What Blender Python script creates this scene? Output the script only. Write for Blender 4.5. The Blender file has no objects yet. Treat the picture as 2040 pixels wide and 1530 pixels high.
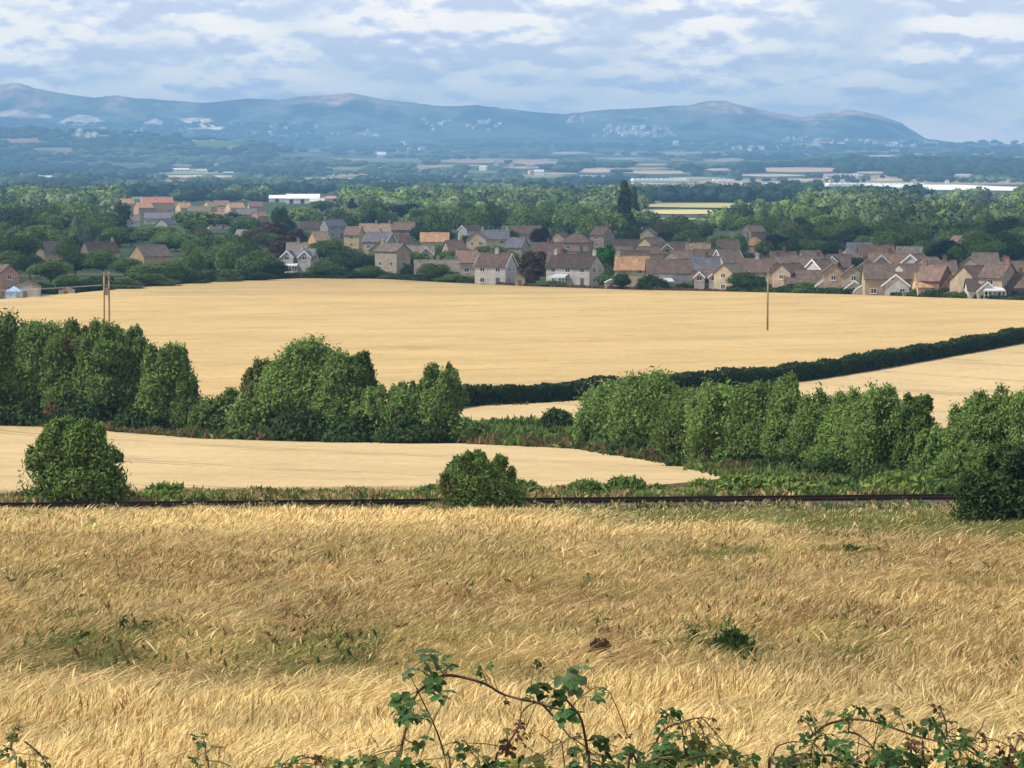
import bpy, bmesh, math, random
import numpy as np
from math import radians, sin, cos, pi, sqrt
rnd = random.Random(7)
rng = np.random.default_rng(7)
S = bpy.context.scene
COL = S.collection

# ------------------------------------------------------------------ camera
F = 7748.0                       # focal length in pixels of the 2040 px wide photograph
PITCH = radians(3.176)
cam_d = bpy.data.cameras.new('camera')
cam = bpy.data.objects.new('camera', cam_d); COL.objects.link(cam)
cam_d.sensor_width = 36.0
cam_d.lens = 36.0 * F / 2040.0
cam_d.clip_start = 0.5; cam_d.clip_end = 80000
cam.location = (0, 0, 0)
cam.rotation_euler = (radians(90) - PITCH, 0, 0)
S.camera = cam

# ------------------------------------------------------------------ exposure
S.view_settings.view_transform = 'Standard'
S.view_settings.look = 'None'
S.view_settings.gamma = 1.0
S.view_settings.exposure = 0.3
S.cycles.max_bounces = 6
S.cycles.diffuse_bounces = 3
S.cycles.transmission_bounces = 4
S.cycles.transparent_max_bounces = 48
S.cycles.volume_bounces = 0
S.cycles.use_denoising = True

# ------------------------------------------------------------------ sun and sky
SUN_AZ = radians(-104)            # measured from +Y (the view direction) towards +X: the sun stands to the left
SUN_EL = radians(50)
sd = bpy.data.lights.new('sun', 'SUN'); sd.energy = 4.5; sd.angle = radians(0.5)
sd.color = (1.0, 0.93, 0.82)
sun = bpy.data.objects.new('sun', sd); COL.objects.link(sun)
sun.rotation_euler = (pi/2 - SUN_EL, 0, -SUN_AZ + pi)
sun.location = (0, 0, 500)
from mathutils import Vector
_sv = Vector((sin(SUN_AZ)*cos(SUN_EL), cos(SUN_AZ)*cos(SUN_EL), sin(SUN_EL)))
sun.rotation_euler = _sv.to_track_quat('Z', 'Y').to_euler()

W = bpy.data.worlds.new('World'); S.world = W; W.use_nodes = True
def build_world():
    nt = W.node_tree; nt.nodes.clear(); N = nt.nodes.new; L = nt.links.new
    out = N('ShaderNodeOutputWorld'); bg = N('ShaderNodeBackground'); L(bg.outputs[0], out.inputs[0])
    sky = N('ShaderNodeTexSky'); sky.sky_type = 'NISHITA'; sky.sun_disc = False
    sky.sun_elevation = SUN_EL; sky.sun_rotation = SUN_AZ; sky.air_density = 1.0; sky.dust_density = 0.6; sky.ozone_density = 1.5
    tc = N('ShaderNodeTexCoord')
    def math_(op, a, b=None, c=None):
        m = N('ShaderNodeMath'); m.operation = op
        for i, v in enumerate((a, b, c)):
            if v is None: continue
            if isinstance(v, (int, float)): m.inputs[i].default_value = v
            else: L(v, m.inputs[i])
        return m.outputs[0]
    def ramp(x, a, b):
        m = N('ShaderNodeMapRange'); m.interpolation_type = 'SMOOTHSTEP'
        L(x, m.inputs[0]); m.inputs[1].default_value = a; m.inputs[2].default_value = b
        return m.outputs[0]
    def mixc(f, a, b):
        m = N('ShaderNodeMix'); m.data_type = 'RGBA'
        if isinstance(f, float): m.inputs[0].default_value = f
        else: L(f, m.inputs[0])
        for i, v in ((6, a), (7, b)):
            if isinstance(v, tuple): m.inputs[i].default_value = (*v, 1)
            else: L(v, m.inputs[i])
        return m.outputs[2]
    sep = N('ShaderNodeSeparateXYZ'); L(tc.outputs['Generated'], sep.inputs[0])
    z = sep.outputs[2]
    # cloud layer seen from below: rows of flat-based cumulus; the coordinate is a direction, compressed towards the horizon
    zc = math_('MAXIMUM', z, 0.0)
    el = math_('POWER', math_('ADD', zc, 0.012), 0.80)
    def noise(dz, scale, zs, seed, detail=5.0, rough=0.55):
        e = math_('ADD', el, dz)
        cb = N('ShaderNodeCombineXYZ')
        L(math_('ADD', sep.outputs[0], seed), cb.inputs[0]); L(sep.outputs[1], cb.inputs[1]); L(math_('MULTIPLY', e, zs), cb.inputs[2])
        n = N('ShaderNodeTexNoise'); n.inputs['Scale'].default_value = scale; n.inputs['Detail'].default_value = detail
        n.inputs['Roughness'].default_value = rough
        L(cb.outputs[0], n.inputs['Vector']); return n.outputs[0]
    a = noise(0.0, 29, 2.1, 5.31, 5.0, 0.5); b = noise(0.0055, 29, 2.1, 5.31, 5.0, 0.5)
    a2 = noise(0.0, 80, 1.5, 7.7, 4.0, 0.55); b2 = noise(0.0030, 80, 1.5, 7.7, 4.0, 0.55)
    shade = math_('ADD', math_('MULTIPLY', math_('SUBTRACT', a, b), 3.4), math_('MULTIPLY', math_('SUBTRACT', a2, b2), 2.0))
    lit = ramp(shade, -0.42, 0.27)
    cover = ramp(a, 0.25, 0.62)
    dark = (0.76, 0.71, 0.83); brt = (1.46, 1.27, 1.03)
    mid = (1.02, 0.97, 1.0)
    c1 = mixc(ramp(lit, 0.0, 0.5), dark, mid)
    cl = mixc(ramp(lit, 0.45, 1.0), c1, brt)
    # blue between the clouds
    mul = N('ShaderNodeVectorMath'); mul.operation = 'SCALE'; L(sky.outputs[0], mul.inputs[0]); mul.inputs[3].default_value = 0.10
    gap = mixc(0.7, mul.outputs[0], (0.90, 0.90, 0.99))
    c = mixc(cover, gap, cl)
    low = ramp(z, 0.022, 0.004)
    c = mixc(math_('MULTIPLY', low, 0.7), c, (1.75, 1.38, 1.16))
    # higher up the deck thins out into plain sky
    hi = ramp(z, 0.08, 0.5)
    c = mixc(math_('MULTIPLY', hi, 0.75), c, mul.outputs[0])
    L(c, bg.inputs[0]); bg.inputs[1].default_value = 1.0
build_world()

# ------------------------------------------------------------------ helpers: projection
def ray(px, py):
    a = (px - 1020.0)/F; b = (765.0 - py)/F
    fy = cos(PITCH) + b*sin(PITCH); fz = -sin(PITCH) + b*cos(PITCH)
    return a/fy, fz/fy
def at(px, py, Y):
    dx, dz = ray(px, py); return (dx*Y, Y, dz*Y)
def proj(X, Y, Z):
    f = Y*cos(PITCH) - Z*sin(PITCH); u = Y*sin(PITCH) + Z*cos(PITCH)
    return 1020 + F*X/f, 765 - F*u/f
def ppm(Y): return F/Y

# value noise
def _h(ix, iy, s):
    n = (ix.astype(np.int64)*374761393 + iy.astype(np.int64)*668265263 + s*1442695041) & 0x7fffffff
    n = ((n ^ (n >> 13))*1274126177) & 0x7fffffff
    n = n ^ (n >> 16)
    return (n & 0xffff)/65535.0
def vnoise(x, y, s=0):
    x = np.asarray(x, float); y = np.asarray(y, float)
    ix = np.floor(x); iy = np.floor(y); fx = x-ix; fy = y-iy
    fx = fx*fx*(3-2*fx); fy = fy*fy*(3-2*fy)
    a = _h(ix, iy, s); b = _h(ix+1, iy, s); c = _h(ix, iy+1, s); d = _h(ix+1, iy+1, s)
    return (a*(1-fx)+b*fx)*(1-fy) + (c*(1-fx)+d*fx)*fy
def fbm(x, y, s=0, o=4):
    t = 0; a = 0.5; m = 0
    for i in range(o):
        t = t + a*vnoise(x*2**i, y*2**i, s+i*17); m += a; a *= 0.55
    return t/m
def sstep(x, a, b):
    t = np.clip((np.asarray(x, float)-a)/(b-a), 0, 1); return t*t*(3-2*t)

# ------------------------------------------------------------------ terrain
_PY = np.array([-60, 0, 6, 10, 30, 50, 75, 100, 150, 172, 176, 182, 190, 240, 300, 345, 400, 480, 586, 638, 850, 1000, 1500, 2500, 3500, 6000, 9000, 12000, 15000, 17000, 20000, 32000.])
_PZ = np.array([-1.0, -1.7, -2.3, -3.0, -5.6, -7.85, -9.6, -11.3, -14.1, -15.25, -15.35, -15.5, -15.9, -18.9, -21.9, -24.0, -25.0, -25.7, -26.4, -26.8, -28.0, -28.5, -30, -30, -29, -27, -12, 20, 60, 95, 110, 60.])
_ty = np.concatenate([np.linspace(-60, 8, 80)[:-1], np.geomspace(8, 32000, 3000)])
_tz = np.interp(_ty, _PY, _PZ)
_k = np.hanning(41); _k /= _k.sum()
_pad = np.concatenate([np.full(20, _tz[0]), _tz, np.full(20, _tz[-1])])
_tz = np.convolve(_pad, _k, 'valid')
def zg(X, Y):
    X = np.asarray(X, float); Y = np.asarray(Y, float)
    z = np.interp(Y, _ty, _tz)
    t = X/np.maximum(Y, 1.0)
    px = 1020 + t*F
    lr = np.interp(px, [-400, 0, 200, 400, 500, 600, 700], [100, 96, 84, 68, 54, 28, 0])
    z = z + lr*np.exp(-((Y-12500)/1100.0)**2)
    rr = np.interp(px, [1300, 1600, 1750, 2040, 2500], [0, 10, 24, 22, 24])
    z = z + rr*np.exp(-((Y-9300)/500.0)**2)
    f = sstep(Y, 3000, 7000)
    z = z + f*(6*np.sin(X/900+1.3)*np.sin(Y/1300.0) + 4*np.sin(X/370.0+Y/700.0))
    return z
def zg1(X, Y): return float(zg(X, Y))
_YS = np.geomspace(20, 19500, 6000)
def hit(px, py):
    dx, dz = ray(px, py)
    d = dz*_YS - zg(dx*_YS, _YS)
    i = np.argmax(d < 0)
    if d[i] >= 0: Y = 19400.0; return (dx*Y, Y, dz*Y)
    if i == 0: return (dx*_YS[0], _YS[0], dz*_YS[0])
    t = d[i-1]/(d[i-1]-d[i]); Y = _YS[i-1] + t*(_YS[i]-_YS[i-1])
    return (dx*Y, Y, zg1(dx*Y, Y))

# ------------------------------------------------------------------ materials
def mat(name, col, rough=0.85, noise=None, attr=None, trans=0.0, bump=None, spec=0.2, stretch=(1,1,1), coord='Object', mulrange=(0.6, 1.35), metal=0.0):
    m = bpy.data.materials.new(name); m.use_nodes = True
    nt = m.node_tree; N = nt.nodes.new; L = nt.links.new
    b = nt.nodes['Principled BSDF']; out = nt.nodes['Material Output']
    b.inputs['Roughness'].default_value = rough; b.inputs['Specular IOR Level'].default_value = spec
    b.inputs['Metallic'].default_value = metal
    src = None
    if attr:
        a = N('ShaderNodeAttribute'); a.attribute_name = attr; src = a.outputs['Color']
    fac = None
    if noise or bump:
        tc = N('ShaderNodeTexCoord'); mp = N('ShaderNodeMapping'); L(tc.outputs[coord], mp.inputs[0]); mp.inputs['Scale'].default_value = stretch
    if noise:
        n = N('ShaderNodeTexNoise'); L(mp.outputs[0], n.inputs['Vector']); n.inputs['Scale'].default_value = noise; n.inputs['Detail'].default_value = 6; n.inputs['Roughness'].default_value = 0.65
        mr = N('ShaderNodeMapRange'); L(n.outputs[0], mr.inputs[0]); mr.inputs[1].default_value = 0.3; mr.inputs[2].default_value = 0.7
        mr.inputs[3].default_value = mulrange[0]; mr.inputs[4].default_value = mulrange[1]
        vm = N('ShaderNodeVectorMath'); vm.operation = 'SCALE'
        if src: L(src, vm.inputs[0])
        else: vm.inputs[0].default_value = col
        L(mr.outputs[0], vm.inputs[3]); src = vm.outputs[0]
    if src: L(src, b.inputs['Base Color'])
    else: b.inputs['Base Color'].default_value = (*col, 1)
    if bump:
        n2 = N('ShaderNodeTexNoise'); L(mp.outputs[0], n2.inputs['Vector']); n2.inputs['Scale'].default_value = bump[0]; n2.inputs['Detail'].default_value = 4
        bp = N('ShaderNodeBump'); L(n2.outputs[0], bp.inputs['Height']); bp.inputs['Strength'].default_value = bump[1]; bp.inputs['Distance'].default_value = bump[2]
        L(bp.outputs[0], b.inputs['Normal'])
    if trans > 0:
        t = N('ShaderNodeBsdfTranslucent'); mx = N('ShaderNodeMixShader'); mx.inputs[0].default_value = trans
        if src: L(src, t.inputs[0])
        else: t.inputs[0].default_value = (*col, 1)
        L(b.outputs[0], mx.inputs[1]); L(t.outputs[0], mx.inputs[2]); L(mx.outputs[0], out.inputs[0])
    return m
_mc = {}
def M(key, *a, **k):
    if key not in _mc: _mc[key] = mat(key, *a, **k)
    return _mc[key]
m_leaf = mat('leaf_green', (0.06, 0.1, 0.03), rough=0.9, attr='col', trans=0.3, spec=0.04)
m_leaf_far = mat('leaf_far', (0.06, 0.1, 0.03), rough=0.95, attr='col', noise=0.35, mulrange=(0.5, 1.6), spec=0.02)
m_bark = mat('bark', (0.10, 0.08, 0.06), noise=3.0, rough=0.95)
m_grass = mat('dry_grass', (0.5, 0.4, 0.2), rough=0.7, attr='col', trans=0.45, spec=0.2)
m_glass = mat('window_glass', (0.03, 0.04, 0.05), rough=0.12, spec=0.6)
m_white = mat('white_paint', (0.74, 0.74, 0.72), rough=0.5, noise=2.0, mulrange=(0.85, 1.05))
m_wire = mat('wire_metal', (0.35, 0.36, 0.36), rough=0.5)

# ------------------------------------------------------------------ object helpers
def tagp(o, label=None, cat=None, group=None, kind=None):
    if label: o['label'] = label
    if cat: o['category'] = cat
    if group: o['group'] = group
    if kind: o['kind'] = kind
    return o
def empty(name, loc, rz=0.0):
    o = bpy.data.objects.new(name, None); COL.objects.link(o); o.location = loc; o.rotation_euler = (0, 0, rz); o.empty_display_size = 0.3
    return o
def npmesh(name, V, faces_sizes, loops, material, parent=None, col=None, smooth=False):
    """V (n,3); faces_sizes: list of ints per face; loops flat vertex indices; col: per-vertex (n,3)"""
    me = bpy.data.meshes.new(name)
    V = np.ascontiguousarray(V, dtype=np.float32)
    me.vertices.add(len(V)); me.vertices.foreach_set('co', V.ravel())
    loops = np.ascontiguousarray(loops, dtype=np.int32).ravel()
    fs = np.asarray(faces_sizes, dtype=np.int32)
    me.loops.add(len(loops)); me.loops.foreach_set('vertex_index', loops)
    me.polygons.add(len(fs))
    st = np.zeros(len(fs), dtype=np.int32); st[1:] = np.cumsum(fs)[:-1]
    me.polygons.foreach_set('loop_start', st)
    me.polygons.foreach_set('loop_total', fs)
    if smooth: me.polygons.foreach_set('use_smooth', np.ones(len(fs), dtype=bool))
    me.update(calc_edges=True)
    if col is not None:
        a = me.attributes.new('col', 'FLOAT_COLOR', 'POINT')
        c = np.ones((len(V), 4), dtype=np.float32); c[:, :3] = col
        a.data.foreach_set('color', c.ravel())
    if material: me.materials.append(material)
    o = bpy.data.objects.new(name, me); COL.objects.link(o)
    if parent: o.parent = parent
    return o
def bmobj(name, bm, material, parent=None, smooth=False):
    bmesh.ops.recalc_face_normals(bm, faces=bm.faces)
    me = bpy.data.meshes.new(name); bm.to_mesh(me); bm.free()
    if smooth:
        for p in me.polygons: p.use_smooth = True
    me.materials.append(material)
    o = bpy.data.objects.new(name, me); COL.objects.link(o)
    if parent: o.parent = parent
    return o
def box(bm, x0, x1, y0, y1, z0, z1):
    v = [bm.verts.new(p) for p in ((x0,y0,z0),(x1,y0,z0),(x1,y1,z0),(x0,y1,z0),(x0,y0,z1),(x1,y0,z1),(x1,y1,z1),(x0,y1,z1))]
    for f in ((0,3,2,1),(4,5,6,7),(0,1,5,4),(1,2,6,5),(2,3,7,6),(3,0,4,7)): bm.faces.new([v[i] for i in f])
def prism(bm, pts, ax, a0, a1):
    """polygon pts (2-D) extruded along axis ax ('x': pts are (y,z); 'y': pts are (x,z))"""
    def P(p, a): return (a, p[0], p[1]) if ax == 'x' else (p[0], a, p[1])
    v0 = [bm.verts.new(P(p, a0)) for p in pts]; v1 = [bm.verts.new(P(p, a1)) for p in pts]
    bm.faces.new(v0[::-1]); bm.faces.new(v1)
    n = len(pts)
    for i in range(n): bm.faces.new((v0[i], v0[(i+1) % n], v1[(i+1) % n], v1[i]))
def tube(bm, pts, radii, n=6):
    pts = [Vector(p) for p in pts]; rings = []
    for i, p in enumerate(pts):
        d = (pts[min(i+1, len(pts)-1)] - pts[max(i-1, 0)])
        if d.length < 1e-6: d = Vector((0, 0, 1))
        d.normalize()
        a = d.cross(Vector((0, 1, 0.03)));
        if a.length < 0.1: a = d.cross(Vector((1, 0, 0)))
        a.normalize(); b = d.cross(a)
        r = radii[i] if hasattr(radii, '__len__') else radii
        rings.append([bm.verts.new(p + a*(r*cos(2*pi*k/n)) + b*(r*sin(2*pi*k/n))) for k in range(n)])
    for i in range(len(rings)-1):
        for k in range(n): bm.faces.new((rings[i][k], rings[i][(k+1) % n], rings[i+1][(k+1) % n], rings[i+1][k]))
    bm.faces.new(rings[0][::-1]); bm.faces.new(rings[-1])
def gridfaces(nr, nc):
    i = np.arange(nr-1)[:, None]*nc + np.arange(nc-1)[None, :]
    q = np.stack([i, i+1, i+nc+1, i+nc], -1).reshape(-1, 4)
    return q
def ruled(name, pts_near, pts_far, material, lift=0.0, n_az=120, n_r=40, skirt=0.0, colf=None, kind='structure', t0=None, t1=None):
    """a sheet lying on the terrain between two boundary lines given as photo points"""
    xs0 = max(pts_near[0][0], pts_far[0][0]) if t0 is None else t0
    xs1 = min(pts_near[-1][0], pts_far[-1][0]) if t1 is None else t1
    pxs = np.linspace(xs0, xs1, n_az)
    yn = np.interp(pxs, [p[0] for p in pts_near], [p[1] for p in pts_near]); yf = np.interp(pxs, [p[0] for p in pts_far], [p[1] for p in pts_far])
    Yn = np.array([hit(a, b)[1] for a, b in zip(pxs, yn)]); Yf = np.array([hit(a, b)[1] for a, b in zip(pxs, yf)])
    t = np.linspace(0, 1, n_r)[:, None]
    Y = Yn[None, :]*(1-t) + Yf[None, :]*t
    X = Y*((pxs-1020)/F)[None, :]*1.0
    Z = zg(X, Y) + lift
    V = np.stack([X, Y, Z], -1)
    if skirt > 0:
        a = V[0:1].copy(); a[..., 2] -= skirt; b = V[-1:].copy(); b[..., 2] -= skirt
        V = np.concatenate([a, V, b], 0)
    nr = V.shape[0]; q = gridfaces(nr, n_az); V = V.reshape(-1, 3)
    col = colf(V) if colf else None
    o = npmesh(name, V, np.full(len(q), 4), q, material, col=col, smooth=False)
    if kind: o['kind'] = kind
    return o

# ------------------------------------------------------------------ ground
def ground():
    Y = np.concatenate([np.linspace(-60, 8, 18)[:-1], np.geomspace(8, 25400, 520)])
    t = np.concatenate([np.linspace(-0.62, -0.16, 24)[:-1], np.linspace(-0.16, 0.16, 200), np.linspace(0.16, 0.62, 24)[1:]])
    TT, YY = np.meshgrid(t, Y)
    XX = TT*np.maximum(YY, 0) + np.sign(TT)*0 + TT*70
    ZZ = zg(XX, YY)
    V = np.stack([XX, YY, ZZ], -1).reshape(-1, 3)
    x, y = V[:, 0], V[:, 1]
    n1 = fbm(x/260, y/420, 5)[:, None]; n2 = fbm(x/45, y/60, 9)[:, None]
    green = np.array([0.045, 0.068, 0.030]); olive = np.array([0.085, 0.092, 0.045]); straw = np.array([0.36, 0.29, 0.15]); brown = np.array([0.16, 0.12, 0.07])
    c = green*(1-sstep(n1, 0.45, 0.6)) + olive*sstep(n1, 0.45, 0.6)
    _f = 0.8*sstep(n1, 0.575, 0.60)*sstep(y, 2500, 5000)[:, None]; c = c*(1-_f) + straw*_f
    mead = (y < 178)[:, None]
    cm = brown*(0.7+0.8*n2) + straw*0.25
    c = np.where(mead, cm, c)
    grav = ((y >= 157) & (y < 184))[:, None]
    c = np.where(grav, np.array([0.150, 0.125, 0.115])*(0.6+0.9*n2), c)
    verge = ((y >= 184) & (y < 300))[:, None]
    c = np.where(verge, olive*(0.6+0.8*n2), c)
    q = gridfaces(len(Y), len(t))
    m = mat('ground_soil', (0, 0, 0), attr='col', noise=0.25, mulrange=(0.75, 1.25), rough=1.0, spec=0.05)
    o = npmesh('ground', V, np.full(len(q), 4), q, m, col=c, smooth=True); o['kind'] = 'structure'
ground()

# ------------------------------------------------------------------ hills
RIDGE = [(-500,190),(-300,160),(-120,195),(0,172),(40,168),(75,178),(130,187),(195,196),(235,190),(265,196),(330,200),(410,206),(500,197),(560,200),(600,193),(650,192),(700,189),(760,199),(830,206),(880,213),(950,210),(1010,218),(1060,223),(1120,228),(1200,220),(1280,216),(1330,212),(1370,213),(1400,206),(1440,205),(1490,217),(1540,225),(1590,234),(1640,228),(1690,222),(1740,230),(1790,245),(1840,276),(1900,284),(1960,289),(2040,290),(2300,296),(2600,310)]
def hills():
    pxs = np.linspace(-500, 2600, 780)
    ry = np.interp(pxs, [p[0] for p in RIDGE], [p[1] for p in RIDGE])
    k = np.hanning(7); k /= k.sum(); ry = np.convolve(np.pad(ry, 3, 'edge'), k, 'valid')
    ry = ry - 4*np.exp(-((pxs-1440)/70)**2) - 3*np.exp(-((pxs-1690)/80)**2) - 3*np.exp(-((pxs-700)/60)**2) - 2*np.exp(-((pxs-45)/40)**2)
    ry = ry + (fbm(pxs/9, pxs*0, 3)-0.5)*2.2
    YR = 20000.0
    zr = np.array([at(a, b, YR)[2] for a, b in zip(pxs, ry)])
    Ys = np.concatenate([np.linspace(15600, 18400, 36)[:-1], np.linspace(18400, 20000, 60), np.linspace(20000, 25300, 24)[1:]])
    sh = np.interp(Ys, [15600, 16500, 17800, 18700, 19300, 20000, 20700, 22500, 25300], [0, 0.02, 0.10, 0.26, 0.60, 1.0, 0.6, 0.15, 0.0])
    sh = np.convolve(np.pad(sh, 3, 'edge'), np.hanning(9)[1:-1]/np.hanning(9).sum(), 'valid')
    i0 = np.argmin(abs(Ys-20000)); sh = sh/sh[i0]
    tt = (pxs-1020)/F
    YY, TT = np.meshgrid(Ys, tt, indexing='ij'); XX = TT*YR*(0.4+0.6*YY/YR)
    base = zg(XX, YY)
    fr = np.clip(sh, 0, 1)[:, None]
    spur = fbm(XX/520, YY/1500, 21)
    spur2 = fbm(XX/170, YY/500, 33)
    f = fr*(1 - (1-fr**3)*0.85*(spur-0.2)) 
    Z = base + (zr[None, :]-base)*f + (1-fr**4)*fr*60*(spur2-0.5)
    Z = Z + fr*(1-fr**4)*22*(fbm(XX/60, YY/120, 77)-0.5) + np.where(fr < 0.002, -2, 0)
    V = np.stack([XX, YY, Z], -1).reshape(-1, 3)
    hgt = ((V[:, 2]-base.ravel())/np.maximum((zr[None, :]-base).ravel(), 30))
    ab = V[:, 2]
    n = fbm(V[:, 0]/150, V[:, 1]/300, 41); n3 = fbm(V[:, 0]/420, V[:, 1]/420, 47)
    wood = np.array([0.048, 0.058, 0.042]); heath = np.array([0.40, 0.27, 0.20]); past = np.array([0.085, 0.10, 0.06])
    hv = sstep(hgt*0.72+n*0.80+sstep(ab, 190, 330)*0.30, 1.02, 1.38)[:, None]
    pv = (sstep(n3, 0.55, 0.68)*(1-sstep(hgt, 0.25, 0.5)))[:, None]
    wv = wood*(0.45+1.4*sstep(n, 0.35, 0.7)[:, None])
    c = wv*(1-pv)+past*pv
    _hx = V[:, 0]/V[:, 1]*F+1020; _hw = sum(np.exp(-((_hx-c0)/w0)**2) for c0, w0 in ((30, 70), (690, 100), (1480, 100), (1690, 110), (235, 25)))
    hv = hv*np.clip(_hw, 0.12, 1)[:, None]
    c = c*(1-hv)+heath*hv
    ppx, ppy = proj(V[:, 0], V[:, 1], V[:, 2]); front = V[:, 1] < 19950
    for (x0, x1, ya, yb, fc) in [(-40,105,219,234,(0.42,0.33,0.27)),(112,214,229,249,(0.42,0.35,0.28)),(285,330,238,246,(0.5,0.44,0.36)),(330,445,239,257,(0.60,0.50,0.38)),(345,425,234,240,(0.5,0.42,0.33)),
            (1150,1290,226,234,(0.12,0.15,0.08)),(1230,1290,256,268,(0.3,0.26,0.2)),(560,640,262,272,(0.12,0.18,0.08)),(1560,1640,285,292,(0.14,0.2,0.08)),(700,760,262,270,(0.2,0.18,0.12))]:
        xc = (x0+x1)/2; w = (x1-x0)/2; u = (ppx-xc)/w
        top = yb-(yb-ya)*np.clip(1-u*u*0.9, 0, 1); 
        ins = front & (np.abs(u) < 1) & (ppy > top + 3*(n-0.5)) & (ppy < yb + 2*u + 3*(n3-0.5))
        c = np.where(ins[:, None], np.array(fc)*(0.85+0.3*n[:, None]), c)
    q = gridfaces(len(Ys), len(pxs))
    m = mat('hill_slope', (0, 0, 0), attr='col', noise=0.012, mulrange=(0.3, 2.0), rough=1.0, spec=0.0, bump=(0.02, 0.8, 14.0))
    o = npmesh('hills', V, np.full(len(q), 4), q, m, col=c, smooth=True); o['kind'] = 'structure'
    return
hills()

# ------------------------------------------------------------------ fields
def wheat_mat(name, c1, c2, rot, spacing, seed, line=0.66):
    m = bpy.data.materials.new(name); m.use_nodes = True; nt = m.node_tree; N = nt.nodes.new; L = nt.links.new
    b = nt.nodes['Principled BSDF']; b.inputs['Roughness'].default_value = 0.9; b.inputs['Specular IOR Level'].default_value = 0.1
    tc = N('ShaderNodeTexCoord'); mp = N('ShaderNodeMapping'); L(tc.outputs['Object'], mp.inputs[0]); mp.inputs['Rotation'].default_value = (0, 0, rot); mp.inputs['Location'].default_value = (seed, 0, 0)
    def noise(sc, det, str_=None):
        n = N('ShaderNodeTexNoise'); n.inputs['Scale'].default_value = sc; n.inputs['Detail'].default_value = det; n.inputs['Roughness'].default_value = 0.7
        if str_:
            m2 = N('ShaderNodeMapping'); L(mp.outputs[0], m2.inputs[0]); m2.inputs['Scale'].default_value = str_; L(m2.outputs[0], n.inputs['Vector'])
        else: L(mp.outputs[0], n.inputs['Vector'])
        return n.outputs[0]
    def mr(x, a, b_, c, d):
        n = N('ShaderNodeMapRange'); L(x, n.inputs[0]); n.inputs[1].default_value = a; n.inputs[2].default_value = b_; n.inputs[3].default_value = c; n.inputs[4].default_value = d; return n.outputs[0]
    def mul(a, c):
        n = N('ShaderNodeMath'); n.operation = 'MULTIPLY'; L(a, n.inputs[0]); L(c, n.inputs[1]); return n.outputs[0]
    mixn = N('ShaderNodeMix'); mixn.data_type = 'RGBA'; mixn.inputs[6].default_value = (*c1, 1); mixn.inputs[7].default_value = (*c2, 1)
    L(mr(noise(0.035, 7), 0.38, 0.62, 0, 1), mixn.inputs[0])
    fine = mr(noise(0.9, 8), 0.3, 0.7, 0.80, 1.14)
    streak = mr(noise(0.16, 6, (0.35, 1.0, 1)), 0.56, 0.70, 1.01, 0.76)
    sp = N('ShaderNodeSeparateXYZ'); L(mp.outputs[0], sp.inputs[0])
    md = N('ShaderNodeMath'); md.operation = 'MODULO'; L(sp.outputs[1], md.inputs[0]); md.inputs[1].default_value = spacing
    ab = N('ShaderNodeMath'); ab.operation = 'ABSOLUTE'; L(md.outputs[0], ab.inputs[0])
    s1 = N('ShaderNodeMath'); s1.operation = 'COMPARE'; L(ab.outputs[0], s1.inputs[0]); s1.inputs[1].default_value = 3.0; s1.inputs[2].default_value = 0.42
    s2 = N('ShaderNodeMath'); s2.operation = 'COMPARE'; L(ab.outputs[0], s2.inputs[0]); s2.inputs[1].default_value = 5.0; s2.inputs[2].default_value = 0.42
    su = N('ShaderNodeMath'); su.operation = 'ADD'; L(s1.outputs[0], su.inputs[0]); L(s2.outputs[0], su.inputs[1])
    brk = mr(noise(0.05, 3), 0.36, 0.55, 0.0, 1.0)
    tr = mr(mul(su.outputs[0], brk), 0, 1, 1.0, line)
    v = N('ShaderNodeVectorMath'); v.operation = 'SCALE'; L(mixn.outputs[2], v.inputs[0]); L(mul(mul(fine, streak), tr), v.inputs[3]); L(v.outputs[0], b.inputs['Base Color'])
    bp = N('ShaderNodeBump'); L(noise(1.6, 4), bp.inputs['Height']); bp.inputs['Strength'].default_value = 0.6; bp.inputs['Distance'].default_value = 0.35; L(bp.outputs[0], b.inputs['Normal'])
    return m
m_wheat = wheat_mat('ripe_wheat', (0.545, 0.385, 0.175), (0.44, 0.325, 0.145), radians(-40), 31, 0, 0.84)
m_wheat2 = wheat_mat('cut_straw', (0.56, 0.425, 0.225), (0.475, 0.36, 0.185), radians(62), 24, 30)
FAR_A = [(-700,622),(-150,606),(0,601),(100,593),(250,579),(400,567),(600,558),(760,559),(900,567),(1050,574),(1250,581),(1500,586),(1700,591),(2040,603),(2200,607),(2750,622)]
HEDGE1 = [(850,830),(930,815),(1050,810),(1200,800),(1400,785),(1500,776),(1600,764),(1700,748),(1800,730),(1900,712),(2040,686),(2200,655),(2600,606)]
TREEBASE = [(-700,830),(-150,846),(0,851),(150,858),(250,864),(400,878),(600,884),(850,887),(1000,889),(1150,897),(1300,918),(1450,938),(1550,940),(1700,955),(1850,966),(2200,972),(2750,980)]
near_A = [(-700,832),(-150,848),(0,848),(400,865),(850,828)] + [(a, b-4) for a, b in HEDGE1[1:]]
ruled('wheat_field', near_A, FAR_A, m_wheat, lift=0.5, skirt=0.7, n_az=240, n_r=90)
ruled('wheat_field', [(a, b-3) for a, b in TREEBASE], [(a, b+3) for a, b in HEDGE1], m_wheat2, lift=0.45, skirt=0.6, n_az=150, n_r=50, t0=860)
NEAR_C = [(-700,998),(-150,992),(0,990),(400,985),(900,980),(1300,980),(1480,960),(1500,958)]
FAR_C = [(-700,827),(-150,843),(0,848),(150,858),(250,866),(400,880),(600,887),(850,889),(1000,891),(1150,901),(1300,922),(1400,938),(1500,957)]
ruled('stubble_field', NEAR_C, FAR_C, m_wheat2, lift=0.3, skirt=0.4, n_az=170, n_r=50)

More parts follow.
